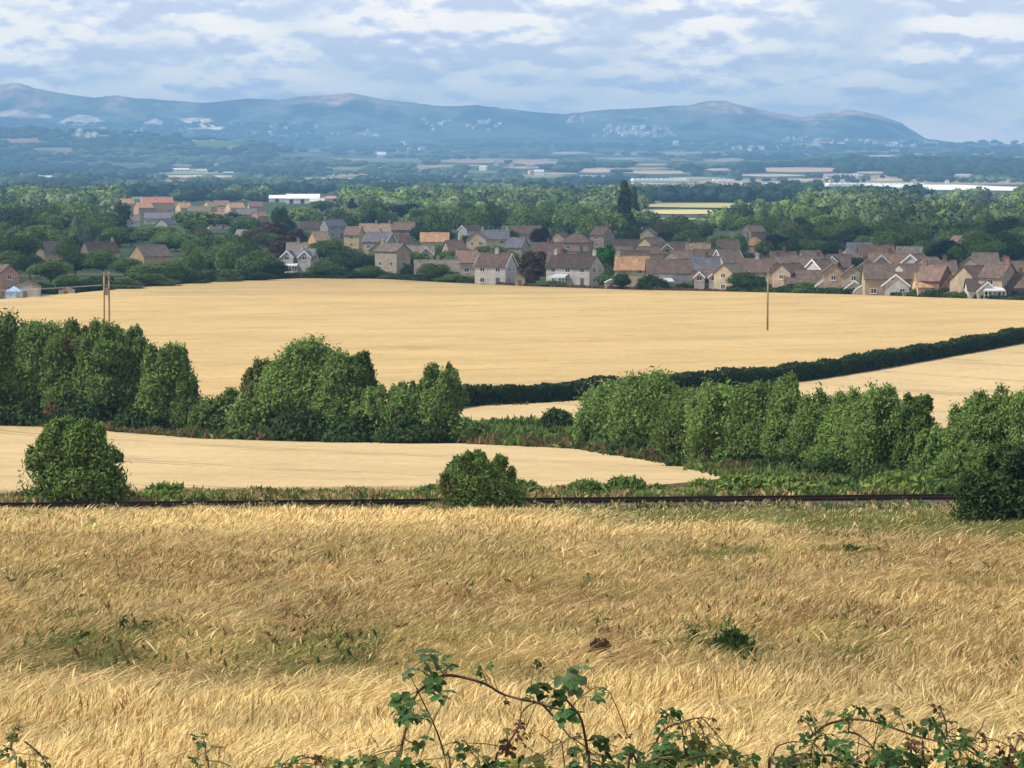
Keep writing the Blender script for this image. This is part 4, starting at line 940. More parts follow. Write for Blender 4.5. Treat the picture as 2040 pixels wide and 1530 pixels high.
# ------------------------------------------------------------------ village houses
WC = {'cream': (0.50, 0.41, 0.27), 'tan': (0.37, 0.30, 0.225), 'white': (0.50, 0.48, 0.44), 'stone': (0.36, 0.31, 0.24), 'pink': (0.42, 0.27, 0.21), 'grey': (0.38, 0.36, 0.33), 'yellow': (0.52, 0.38, 0.20), 'brick': (0.23, 0.14, 0.105)}
RC = {'brown': (0.112, 0.082, 0.068), 'greybrown': (0.15, 0.125, 0.105), 'slate': (0.13, 0.13, 0.145), 'orange': (0.36, 0.22, 0.12), 'red': (0.38, 0.16, 0.13), 'tan': (0.24, 0.175, 0.125), 'rust': (0.165, 0.112, 0.085), 'stoneroof': (0.20, 0.175, 0.14), 'dark': (0.075, 0.052, 0.045)}
def roof_mat(k):
    if 'roof_'+k in _mc: return _mc['roof_'+k]
    m = mat('roof_'+k, RC[k], noise=1.1, mulrange=(0.55, 1.5), rough=0.85, spec=0.15, bump=(5.0, 0.7, 0.05))
    _mc['roof_'+k] = m; return m
def wall_mat(k): return M('wall_'+k, WC[k], noise=0.8, mulrange=(0.72, 1.15), rough=0.92, spec=0.1)
_edge = [(p[0], p[1]) for p in FAR_A]
def edgeY(px): return hit(px, np.interp(px, [p[0] for p in _edge], [p[1] for p in _edge]))[1]
def add_window(par, x, y, z, w, h, face):
    """face: 'f' front (-y), 'b' back, 'l' (-x), 'r' (+x)"""
    bm = bmesh.new(); t = 0.07
    def B(a0, a1, d0, d1, z0, z1):
        if face in 'fb':
            s = -1 if face == 'f' else 1; ys = sorted((y+s*d0, y+s*d1)); box(bm, x+a0, x+a1, ys[0], ys[1], z0, z1)
        else:
            s = -1 if face == 'l' else 1; xs = sorted((x+s*d0, x+s*d1)); box(bm, xs[0], xs[1], y+a0, y+a1, z0, z1)
    B(-w/2, -w/2+t, 0.0, 0.06, z, z+h); B(w/2-t, w/2, 0.0, 0.06, z, z+h); B(-w/2+t, w/2-t, 0.0, 0.06, z, z+t); B(-w/2+t, w/2-t, 0.0, 0.06, z+h-t, z+h); B(-t/2, t/2, 0.0, 0.05, z+t, z+h-t)
    B(-w/2-0.08, w/2+0.08, 0.0, 0.12, z-0.08, z-0.002)
    fr = bmobj('window', bm, m_white, par)
    bm = bmesh.new()
    if face in 'fb':
        s = -1 if face == 'f' else 1; ys = sorted((y+s*0.004, y+s*0.02)); box(bm, x-w/2+t, x+w/2-t, ys[0], ys[1], z+t, z+h-t)
    else:
        s = -1 if face == 'l' else 1; xs = sorted((x+s*0.004, x+s*0.02)); box(bm, xs[0], xs[1], y-w/2+t, y+w/2-t, z+t, z+h-t)
    bmobj('pane', bm, m_glass, fr)
def gable_roof(bm, x0, x1, D, ez, rz, ov=0.35, th=0.16, ax='x', c=0.0):
    """ridge along ax at centre c of the other axis"""
    sl = (rz-ez)/(D/2); h = D/2+ov; ze = ez-ov*sl
    for s in (-1, 1):
        pts = [(c, rz), (c+s*h, ze), (c+s*h, ze+th), (c, rz+th*1.1)]
        prism(bm, pts if s > 0 else pts[::-1], ax, x0, x1)
HOUSES = []
def house(x, yt, w, orient, Hm, roof, wall, feats, label, short=None, depth=7.5, name='house', Yfix=None):
    zt_px = lambda Y: at(x, yt, Y)[2]
    Y = Yfix
    if Y is None:
        Ys = np.linspace(820, 4200, 1400); dx, dz = ray(x, yt)
        d = dz*Ys - (zg(dx*Ys, Ys)+Hm); i = int(np.argmin(np.abs(d))); Y = Ys[i]
        Y = max(Y, edgeY(x)+9)
    X = at(x, yt, Y)[0]; gz = zg1(X, Y); H = min(max(zt_px(Y)-gz, 3.4), 12.5)
    k = ppm(Y); th = radians(orient); wm = w/k
    c, s = abs(cos(th)), abs(sin(th))
    D = depth
    if s < 0.7: L = max((wm-D*s)/c, 5.5)
    else:
        L = 9.0; D = max((wm-L*c)/s, 4.5)
    e = empty(name, (X, Y, gz), th)
    rise = min(D/2*(0.95 if 'p' in feats else 0.78), H*0.5); ez = H-rise
    hip = 'h' in feats
    # walls
    bm = bmesh.new()
    if hip: prism(bm, [(-D/2, -0.8), (D/2, -0.8), (D/2, ez), (-D/2, ez)], 'x', -L/2, L/2)
    else: prism(bm, [(-D/2, -0.8), (D/2, -0.8), (D/2, ez), (0, H-0.03), (-D/2, ez)], 'x', -L/2, L/2)
    bmobj('wall', bm, wall_mat(wall), e)
    rm = roof_mat(roof); bm = bmesh.new()
    if hip:
        o_ = 0.4; hl = L/2+o_; hd = D/2+o_; rl = max(L/2-D*0.42, 0.2)
        v = [bm.verts.new(p) for p in ((-hl,-hd,ez-0.05),(hl,-hd,ez-0.05),(hl,hd,ez-0.05),(-hl,hd,ez-0.05),(-hl,-hd,ez+0.1),(hl,-hd,ez+0.1),(hl,hd,ez+0.1),(-hl,hd,ez+0.1),(-rl,0,H),(rl,0,H))]
        for f in ((0,3,2,1),(0,1,5,4),(1,2,6,5),(2,3,7,6),(3,0,4,7),(4,5,9,8),(5,6,9),(6,7,8,9),(7,4,8)): bm.faces.new([v[i] for i in f])
    else: gable_roof(bm, -L/2-0.25, L/2+0.25, D, ez, H)
    rf = bmobj('roof', bm, rm, e)
    # ridge tiles
    if not hip:
        bm = bmesh.new(); prism(bm, [(-0.16, H+0.12), (0.16, H+0.12), (0, H+0.27)], 'x', -L/2-0.25, L/2+0.25); bmobj('ridge_tiles', bm, rm, rf)
    def chim(cx):
        b = bmesh.new(); box(b, cx-0.42, cx+0.42, -0.3, 0.3, H-0.9, H+1.0); box(b, cx-0.5, cx+0.5, -0.38, 0.38, H+1.0, H+1.14)
        for q in (-0.2, 0.2): tube(b, [(cx+q, 0, H+1.14), (cx+q, 0, H+1.5)], 0.1, n=6)
        bmobj('chimney', b, wall_mat('brick' if wall in ('brick', 'tan', 'pink') else wall), rf)
    if 'c' in feats: chim(0.3)
    if 'C' in feats: chim(-L/2+0.6); chim(L/2-0.6)
    if 'r' in feats: chim(L/2-0.6)
    if 'l' in feats: chim(-L/2+0.6)
    if 'w' in feats:         # pale bargeboards on both gable ends
        for sx in (-1, 1):
            b = bmesh.new(); xe = sx*(L/2+0.25); a0, a1 = sorted((xe+sx*0.004, xe+sx*0.06)); sl = rise/(D/2); h = D/2+0.37
            for sy in (-1, 1):
                pts = [(0, H+0.2), (sy*h, ez-0.35*sl+0.15), (sy*h, ez-0.35*sl-0.28), (0, H-0.25)]
                prism(b, pts, 'x', a0, a1)
            bmobj('bargeboard', b, m_white, e)
    if 'd' in feats or 'D' in feats:        # dormers on the front slope
        for cx in ([0] if 'd' in feats else [-L*0.25, L*0.25]):
            b = bmesh.new(); zb = ez+0.25*rise; yf = -D/2+0.22*D; wv = 0.8; prism(b, [(cx-wv, zb), (cx+wv, zb), (cx+wv, zb+1.1), (cx, zb+1.8), (cx-wv, zb+1.1)], 'y', yf, 0.0); dm = bmobj('dormer', b, m_white if 'd' in feats else wall_mat(wall), rf)
    if 'g' in feats or 'G' in feats:        # projecting front gables
        for cx in ([-L*0.22] if 'g' in feats else [-L*0.3, L*0.3]):
            gw = min(4.2, L*0.42); gh = H-0.35; ge = gh-gw/2*0.9
            b = bmesh.new(); prism(b, [(cx-gw/2, -0.8), (cx+gw/2, -0.8), (cx+gw/2, ge), (cx, gh-0.03), (cx-gw/2, ge)], 'y', -D/2-1.4, -0.05); bmobj('front_gable', b, wall_mat(wall), e)
            b = bmesh.new(); gable_roof(b, -D/2-1.65, -0.05, gw, ge, gh, ov=0.25, ax='y', c=cx); bmobj('gable_roof', b, rm, e)
            b = bmesh.new(); sl = 0.9; h = gw/2+0.27
            for sy in (-1, 1): prism(b, [(cx, gh+0.2), (cx+sy*h, ge-0.25*sl+0.15), (cx+sy*h, ge-0.25*sl-0.22), (cx, gh-0.2)], 'y', -D/2-1.72, -D/2-1.654)
            bmobj('bargeboard', b, m_white, e)
            add_window(e, cx, -D/2-1.4, ge-0.9, 1.3, 1.1, 'f')
    if 'k' in feats:        # conservatory
        b = bmesh.new(); cx = -L*0.12; cw = min(4.5, L*0.45); y0 = -D/2-3.0
        for a in np.linspace(cx-cw/2, cx+cw/2, 6): box(b, a-0.05, a+0.05, y0, y0+0.1, -0.3, 2.1)
        box(b, cx-cw/2-0.05, cx+cw/2+0.05, y0-0.03, y0+0.13, 2.1, 2.25); box(b, cx-cw/2, cx+cw/2, y0+0.02, y0+0.09, -0.3, 0.6)
        for a in (cx-cw/2, cx+cw/2): box(b, a-0.05, a+0.05, y0+0.13, -D/2-0.01, 2.1, 2.25)
        box(b, cx-cw/2-0.05, cx-cw/2+0.03, y0+0.1, -D/2-0.01, -0.3, 0.6); box(b, cx+cw/2-0.03, cx+cw/2+0.05, y0+0.1, -D/2-0.01, -0.3, 0.6)
        cf = bmobj('conservatory', b, m_white, e)
        b = bmesh.new(); v = [b.verts.new(p) for p in ((cx-cw/2, y0, 2.27), (cx+cw/2, y0, 2.27), (cx+cw/2-0.5, -D/2-0.02, 2.95), (cx-cw/2+0.5, -D/2-0.02, 2.95), (cx-cw/2, y0, 2.33), (cx+cw/2, y0, 2.33), (cx+cw/2-0.5, -D/2-0.02, 3.01), (cx-cw/2+0.5, -D/2-0.02, 3.01))]
        for f in ((0,3,2,1),(4,5,6,7),(0,1,5,4),(1,2,6,5),(2,3,7,6),(3,0,4,7)): b.faces.new([v[i] for i in f])
        bmobj('conservatory_roof', b, M('polycarbonate', (0.55, 0.58, 0.62), rough=0.3), cf)
    # windows and door
    nf = max(1, int(L/3.2)) if Y < 1300 else max(1, int(L/4.5)); floors = 2 if ez > 4.2 else 1
    if not ('G' in feats):
        for fl in range(floors):
            for i in range(nf):
                xx = -L/2+(i+0.5)*L/nf
                if 'g' in feats and abs(xx+L*0.22) < 2.4: continue
                if 'k' in feats and fl == 0 and abs(xx+L*0.12) < 2.4: continue
                if fl == 0 and i == nf-1 and nf > 1:
                    b = bmesh.new(); box(b, xx-0.48, xx+0.48, -D/2-0.06, -D/2-0.003, 0.0, 2.05); dr = bmobj('door', b, M('door_paint', (0.10, 0.12, 0.14), rough=0.5), e)
                    continue
                add_window(e, xx, -D/2, 0.9+fl*2.5, 1.25, 1.1, 'f')
    if abs(sin(th)) > 0.15:
        face = 'r' if (orient % 360) > 180 else 'l'
        sx = L/2 if face == 'r' else -L/2
        for fl in range(floors): add_window(e, sx, (-1.4 if D > 5 else 0), 0.9+fl*2.5, 1.1, 1.1, face)
        if floors == 2 and D > 6: add_window(e, sx, 1.5, 3.4, 0.9, 1.0, face)
    tagp(e, label, 'house', 'houses of the village')
    HOUSES.append((x, yt+H*k*0.5, w, short, Y, H))
    return e
HL = [
 # left part.  orient>0 turns the left gable towards the camera (shows left gable), orient<0 the right gable
 (3,528,44,-60,6.5,'brown','pink','','pinkish gabled house cut off by the left edge','the pinkish gabled house'),
 (112,482,84,28,7,'greybrown','cream','','left bungalow of three with cream gable and grey brown roof','the left cream bungalow'),
 (198,482,80,28,7,'brown','cream','r','bungalow with cream gable and white chimney at its right end','the bungalow with white chimney'),
 (300,489,84,38,7,'greybrown','yellow','','bungalow with big yellow brown gable, right of two others','the yellow gabled bungalow'),
 (312,394,66,18,12,'red','cream','w','large house with big pinkish red roof behind the trees','the big red roofed house'),
 (247,396,42,22,10,'orange','cream','c','orange roofed house left of the big red roof','the left orange roofed house'),
 (318,424,60,0,6,'slate','grey','','long low grey roofed house just below the big red roof','the low grey house'),
 (262,428,36,10,6,'greybrown','white','','small grey roofed house below left orange roof','the small grey house'),
 (366,404,34,30,9,'orange','cream','c','orange roofed house just right of the big red roof',None),
 (398,411,46,0,8,'greybrown','cream','','dark roofed house between orange ones above dark green trees',None),
 (418,402,30,40,10,'tan','cream','','house with small cream gable behind the dark roofed one',None),
 (468,404,40,30,9,'orange','cream','l','cream gabled house with orange roof, left of pink gable','the cream and orange house'),
 (492,416,40,0,7,'slate','pink','','slate roofed house in front of cream and orange one',None),
 (516,422,36,60,8,'tan','pink','','pinkish gable house standing near brown leafless tree','the pinkish gable'),
 (486,458,40,-20,6,'stoneroof','white','','small white walled house peeping above the dark trees',None),
 (600,497,72,-14,6.5,'slate','grey','Gkc','slate roofed house with white conservatory by the field hedge','the slate house with conservatory'),
 (592,484,40,0,8.0,'greybrown','stone','c','brown roofed house with chimney behind the slate one',None),
 (628,441,56,0,7,'brown','grey','','long brown roofed house left of the grey gabled slate house',None),
 (664,437,54,30,8,'slate','grey','l','grey gabled slate roofed house in upper middle left','the grey gabled slate house'),
 (636,462,44,25,7,'tan','yellow','','yellow walled house beneath the grey gabled slate house','the yellow walled house'),
 (706,452,40,-15,8,'rust','yellow','r','rusty orange tiled house with yellow gable at its right','the rusty tiled house'),
 (748,446,62,0,8.5,'tan','stone','rc','long tan roofed house with two chimneys behind slate one',None),
 (756,463,66,-24,8.5,'slate','stone','wc','large slate roofed house with white edged tall gable','the large slate house'),
 (757,482,42,88,8,'stoneroof','stone','','stone gable of tall narrow house above the hedge trees','the tall stone gable'),
 (782,486,26,-50,9,'greybrown','stone','l','narrow stone house with slender end wall beside stone gable',None),
 (806,443,50,-10,8,'rust','brick','r','reddish brick house left of the big arched tree','the red brick house'),
 (826,490,78,0,6.5,'greybrown','stone','G','brown roofed house with two pale front gables','the twin gabled house'),
 (866,464,56,0,7,'orange','cream','','low orange lit house under the big arched tree','the low orange house'),
 (870,519,92,4,5.2,'stoneroof','stone','rc','long stone bungalow with pale mottled roof at the field edge','the stone bungalow'),
 (936,449,40,50,8,'brown','white','w','house with white edged gable above the cream gabled one',None),
 (986,459,56,0,8,'slate','cream','C','slate roofed house with two chimneys right of cream gable',None),
 (952,461,46,84,8,'slate','cream','','broad cream gable facing the field in middle distance','the broad cream gable'),
 (988,505,84,-22,8,'brown','white','cw','white walled brown roofed house with chimney by the field','the white house with chimney'),
 (1034,431,40,0,8,'tan','pink','c','small pinkish house with chimney beneath bright trees',None),
 (1076,442,44,-15,7,'slate','white','','small slate roofed white house at centre top of village',None),
 (1048,450,60,0,7,'brown','tan','','long brown roof left of the purple leaved tree',None),
 (1118,463,48,70,6.5,'brown','cream','','cream gable house right of the purple leaved tree','the small cream gable'),
 (1150,467,66,-16,6,'rust','pink','h','hipped pinkish brown bungalow right of small cream gable','the hipped bungalow'),
 (1200,452,50,-35,8,'rust','tan','r','rusty brown house behind the vivid green tree','the rusty brown house'),
 (1172,443,40,20,7,'stoneroof','cream','','pale roofed house behind the rusty brown one',None),
 (1118,505,60,0,7.2,'greybrown','tan','c','grey brown roofed house left part of the terrace row',None),
 (1146,508,116,-30,7.5,'dark','white','kC','long dark roofed white house with conservatory by the field','the long dark roofed house'),
 (1260,512,72,-6,7.2,'orange','cream','l','orange roofed cream house standing alone by the field','the orange roofed house'),
 (1262,500,60,0,8,'brown','brick','c','brown roof just behind the orange roofed house',None),
 (1292,455,32,80,9,'slate','cream','','narrow cream gable right of the two tall conifers','the narrow cream gable'),
 (1250,478,60,0,7,'dark','grey','','dark flat looking roof under the tall conifers',None),
 (1300,474,38,55,8,'greybrown','cream','','cream gabled house below the narrow cream gable',None),
 (1288,492,34,50,7.5,'rust','cream','','small gabled house behind right end of orange roof',None),
 (1340,483,56,0,7.5,'brown','tan','g','brown house with front gable in the middle row',None),
 (1392,485,58,-12,7.5,'tan','tan','rl','tan roofed house with chimneys left of the tan pointed house',None),
 (1332,518,88,0,7,'brown','white','k','brown roofed house with conservatory right of orange roof','the house with conservatory'),
 (1405,512,56,0,7.2,'slate','pink','c','purple grey roofed house with chimney in second row',None),
 (1412,538,50,-8,6,'brown','grey','G','low house with pinkish front gable beside cream gable house',None),
 (1456,526,38,64,8,'greybrown','cream','','cream gable house with steep point at the field edge','the steep cream gable'),
 (1450,498,36,20,8.5,'greybrown','white','w','house with white boarded gable above the steep cream gable',None),
 (1500,450,54,50,9,'tan','tan','','big tan pointed house towering over the second row','the tan pointed house'),
 (1472,462,40,-10,8,'slate','white','','slate roofed house with white wall left of tan pointed house',None),
 (1504,472,44,30,6,'orange','pink','h','low orange pink roofed house under the tan pointed one',None),
 (1506,516,78,0,7.2,'brown','white','c','brown roofed white house just left of the single pole',None),
 (1547,524,32,84,8,'brown','tan','p','tall narrow tan gable just right of the single pole','the tall narrow tan gable'),
 (1574,526,50,60,7.5,'brown','tan','','tan gabled house directly right of the tall narrow gable',None),
 (1602,540,80,0,5.6,'brown','tan','','low long brown roof between tall gable and white boarded gable','the low brown roof'),
 (1652,547,58,88,5.6,'greybrown','white','w','gable house with white boards over grey band at field edge','the white boarded gable'),
 (1590,511,90,0,7,'greybrown','tan','C','long brown roofed house with chimneys in second row right',None),
 (1636,517,60,40,7,'brown','white','w','house with white edged gable above the low brown roof',None),
 (1660,525,44,86,7,'brown','tan','','tan gable house behind the white boarded gable',None),
 (1700,530,50,86,7,'brown','stone','','mottled stone gable in the second row right',None),
 (1690,495,44,20,6.5,'stoneroof','cream','h','pale hipped bungalow under the right hand woods',None),
 (1712,484,50,0,6.5,'slate','white','','slate roofed house with pale bands under right woods',None),
 (1745,489,70,0,7,'rust','tan','cr','long reddish roof with chimneys under the right woods','the long reddish roof'),
 (1812,492,58,-14,5.6,'stoneroof','white','w','pale low house with white end wall left of blue tree',None),
 (1770,505,80,0,7.4,'rust','tan','gc','reddish brown house with small front gable in third row',None),
 (1826,507,44,66,7.4,'greybrown','white','w','white edged gable just left of the dark blue tree','the white edged gable'),
 (1790,527,140,0,7.2,'brown','tan','d','very long brown roof with white dormer behind glazed gable','the very long brown roof'),
 (1788,546,66,80,6.4,'brown','white','w','big glazed gable with white bargeboards at the field edge','the big glazed gable'),
 (1862,547,84,4,5.6,'orange','cream','','bright orange roofed bungalow at the right of field edge','the bright orange roof'),
 (1862,530,60,-30,7.2,'rust','brick','l','red brick house just behind the bright orange roof',None),
 (1915,471,56,-40,8,'tan','tan','r','tan house with brown roof among right hand woods','the tan house in the woods'),
 (1936,531,66,42,7.4,'brown','tan','','cream gabled house with brown roof right of blue tree',None),
 (1962,505,50,0,7.0,'greybrown','cream','','cream walled house just right of the dark blue tree',None),
 (1990,524,70,-35,8,'brown','tan','r','brown house with tan gable near the right edge','the brown house by right edge'),
 (2022,522,60,-10,8,'brown','tan','l','long brown roof cut off by the right edge',None),
 (1990,557,130,0,5.6,'dark','white','kg','long low dark roof with conservatory at bottom right of village','the long low dark roof'),
 (1560,502,52,0,6.8,'brown','tan','c','brown chimneyed roof in the third row above tall narrow gable',None),
 (1614,500,50,20,6.8,'greybrown','tan','','grey brown roof in third row left of pale hipped bungalow',None),
 (1672,508,56,-10,7,'brown','pink','cg','brown roof with small gable below the pale hipped bungalow',None),
 (1730,516,60,84,7,'tan','stone','','pale mottled gable house in front of long reddish roof',None),
 (1400,498,54,0,7,'brown','cream','l','brown roof with left chimney between middle terrace rows',None),
 (1352,500,48,60,7,'tan','tan','','tan gable in the middle row above conservatory house',None),
 (1450,478,44,0,7,'brown','tan','c','brown chimneyed roof left below the tan pointed house',None),
 (1240,492,46,15,7,'greybrown','cream','','grey brown roofed house right of the vivid green tree',None),
 (1090,484,60,0,7,'brown','brick','c','brown roof over brick wall below purple leaved tree',None),
 (1030,474,44,-20,7,'slate','stone','','small slate roof left below the purple leaved tree',None),
 (905,480,44,20,7,'brown','stone','r','brown roofed stone house between orange house and cream gable',None),
 (930,500,40,0,6.5,'rust','cream','','low rusty roof left of white house with chimney',None),
 (1880,520,46,0,7,'brown','tan','c','brown roof right under the dark blue tree',None),
 (1850,514,40,60,7,'tan','tan','','tan gable at the left foot of dark blue tree',None),
 (1940,512,44,70,7,'tan','tan','','narrow tan gable behind cream gabled house by right edge',None),
 (2030,545,60,0,6.4,'brown','tan','c','brown chimneyed roof touching the right edge above the long low one',None),
 (286,404,40,30,9,'orange','pink','','pinkish orange roof between left orange and big red roofs',None),
 (344,402,34,20,9,'rust','cream','','reddish roof with cream wall touching the big red roof',None),
 (440,400,36,-20,9,'rust','pink','','pinkish roof behind slate one at upper left',None),
 (508,402,32,15,9,'rust','pink','','small pinkish roof left of the white annex',None),
 (232,408,26,60,8,'rust','pink','','pinkish gable at the left end of the upper roof chain',None),
 (432,424,44,15,8,'orange','cream','','small orange roofed house left of slate roofed one',None),
 (330,436,40,70,8,'slate','white','','white gable end beneath the big red roof',None),
 (1702,560,30,86,5,'brown','white','w','small white arched gable right of the white boarded gable','the small white gable')]
for h in HL:
    house(*h[:9], short=h[9])
# low garden structures at the field edge
def shed(x, yt, w, label, roofc, wallc, kind='shed'):
    Y = edgeY(x)+5; X = at(x, yt, Y)[0]; gz = zg1(X, Y); H = max(at(x, yt, Y)[2]-gz, 1.6); wm = w/ppm(Y)
    if kind == 'dome':
        e = empty('garden_dome', (X, Y, gz)); bm = bmesh.new(); n = 14; rows = []
        for i in range(9):
            a = i/8*pi; 
            rows.append([bm.verts.new((-wm/2*cos(a)*1.0, -2.4+4.8*k/7, max(H*sin(a), 0)*(1-0.12*abs(k/3.5-1)**2))) for k in range(8)])
        for i in range(8):
            for k in range(7): bm.faces.new((rows[i][k], rows[i+1][k], rows[i+1][k+1], rows[i][k+1]))
        bm.faces.new([rows[i][0] for i in range(9)]); bm.faces.new([rows[i][7] for i in range(9)][::-1])
        bmobj('cover', bm, M('pale_sheet', (0.42, 0.36, 0.33), noise=1.5, mulrange=(0.7, 1.2)), e)
        bm = bmesh.new()
        for k in (0, 2.33, 4.66, 7):
            yy = -2.4+4.8*k/7; tube(bm, [(-(wm/2+0.04)*cos(a), yy, max((H+0.05)*sin(a), 0)*(1-0.12*abs(k/3.5-1)**2)) for a in np.linspace(0, pi, 9)], 0.05, n=4)
        bmobj('hoops', bm, m_ins, e); tagp(e, label, 'garden dome'); return
    e = empty('garden_shed', (X, Y, gz)); rz = H; ez = H*0.72
    bm = bmesh.new(); prism(bm, [(-wm/2, -0.4), (wm/2, -0.4), (wm/2, ez), (0, rz-0.02), (-wm/2, ez)], 'y', -1.5, 1.5); bmobj('wall', bm, wall_mat(wallc), e)
    bm = bmesh.new(); gable_roof(bm, -1.7, 1.7, wm, ez, rz, ov=0.15, th=0.08, ax='y'); bmobj('roof', bm, roof_mat(roofc) if roofc != 'white' else m_white, e)
    bm = bmesh.new(); box(bm, -0.4, 0.4, -1.54, -1.503, 0, min(1.7, ez*0.9)); bmobj('door', bm, M('shed_door', (0.2, 0.15, 0.1), noise=2), e)
    tagp(e, label, 'shed', 'garden sheds at the field edge')
shed(1725,566,54,'pinkish rounded garden cover at the field edge left of glazed gable','','', 'dome')
shed(1756,576,26,'small pale shed between the rounded cover and glazed gable','stoneroof','white')
shed(1218,556,26,'small white shed at the left foot of orange roofed house','white','white')
shed(1036,548,20,'small pale shed right of the white house with chimney','stoneroof','cream')
shed(1900,580,40,'low shed under the bright orange roof','tan','cream')
shed(1820,580,44,'low flat brown shed below the glazed gable','stoneroof','tan')
shed(133,574,30,'pale low shed in the hedge left of the double pole','stoneroof','cream')
shed(52,560,56,'brown roofed low shed beside the pinkish gabled house','brown','grey')
shed(712,548,24,'small pale shed in trees by the hedge','stoneroof','grey')
def gazebo():
    Y = edgeY(28)+3; X = at(28, 570, Y)[0]; gz = zg1(X, Y); e = empty('garden_tent', (X, Y, gz))
    bl = M('blue_fabric', (0.28, 0.40, 0.55), noise=2); bm = bmesh.new(); r = 1.7; v = [bm.verts.new(p) for p in ((-r,-r,1.9),(r,-r,1.9),(r,r,1.9),(-r,r,1.9))]; t = bm.verts.new((0, 0, 3.0)); t2 = bm.verts.new((0, 0, 2.92)); w = [bm.verts.new((a.co.x, a.co.y, 1.6)) for a in v]
    for i in range(4): bm.faces.new((v[i], v[(i+1) % 4], t)); bm.faces.new((w[i], w[(i+1) % 4], v[(i+1) % 4], v[i])); bm.faces.new((v[(i+1) % 4], v[i], t2))
    bmobj('canopy', bm, bl, e)
    for sx in (-1, 1):
        for sy in (-1, 1):
            bm = bmesh.new(); tube(bm, [(sx*1.6, sy*1.6, -0.3), (sx*1.6, sy*1.6, 1.9)], 0.05, n=6); bmobj('leg', bm, m_white, e)
    bm = bmesh.new(); box(bm, -1.5, 0.6, -1.58, -1.52, 0, 1.6); bmobj('side_panel', bm, M('pale_blue_fabric', (0.5, 0.6, 0.72), noise=2), e)
    tagp(e, 'small blue and white garden tent at left edge beside the field', 'tent')
gazebo()

# ------------------------------------------------------------------ village trees
_protos = {}
def proto(style, tone, var, big):
    k = (style, tone, var, big)
    if k not in _protos:
        R = np.random.default_rng(hash(str(k)) % 100000 if False else sum(map(ord, str(k)))*7+var)
        lb = lobes_for(10.0, 10.0 if style in ('round', 'bush', 'wide') else 5.0, style, R)
        V, fs, lp, C = crown_data(lb, 6000 if big else 2200, 0.33 if big else 0.52, 1.5, TONE[tone], R, core=0.70, var=0.85, updir=0.3)
        c = npmesh('crown', V, fs, lp, m_leaf, col=C); me = c.data; bpy.data.objects.remove(c)
        t = trunk_obj(10.0, 10.0, lb, None, R); tm = t.data; bpy.data.objects.remove(t)
        _protos[k] = (me, tm)
    return _protos[k]
VT = []   # (px, ytop, w, style, tone, H, labelhint)
def vtree(x, yt, w, style, tone, Hm, label=None, front=False, name='village_tree', grp='trees in and around the village'):
    Ys = np.linspace(815, 4500, 1500); dx, dz = ray(x, yt)
    d = dz*Ys-(zg(dx*Ys, Ys)+Hm); Y = Ys[int(np.argmin(np.abs(d)))]; Y = max(Y, edgeY(x)+(3 if front else 7))
    X = dx*Y; gz = zg1(X, Y); H = max(dz*Y-gz, 1.5); wm = w/ppm(Y)
    me, tm = proto(style, tone, len(VT) % 3, Y < 1500)
    e = empty(name, (X, Y, gz), rnd.uniform(0, 6.28)); ws = 10.0 if style in ('round', 'bush', 'wide') else 5.0
    e.scale = (wm/ws*1.12, wm/ws*1.12, H/10.0)
    c = bpy.data.objects.new('crown', me); COL.objects.link(c); c.parent = e
    t = bpy.data.objects.new('trunk', tm); COL.objects.link(t); t.parent = e
    e['category'] = 'tree'; e['group'] = grp
    if label: e['label'] = label
    VT.append((e, x, yt+H*ppm(Y)/2, w, style, tone, label, Y)); return e
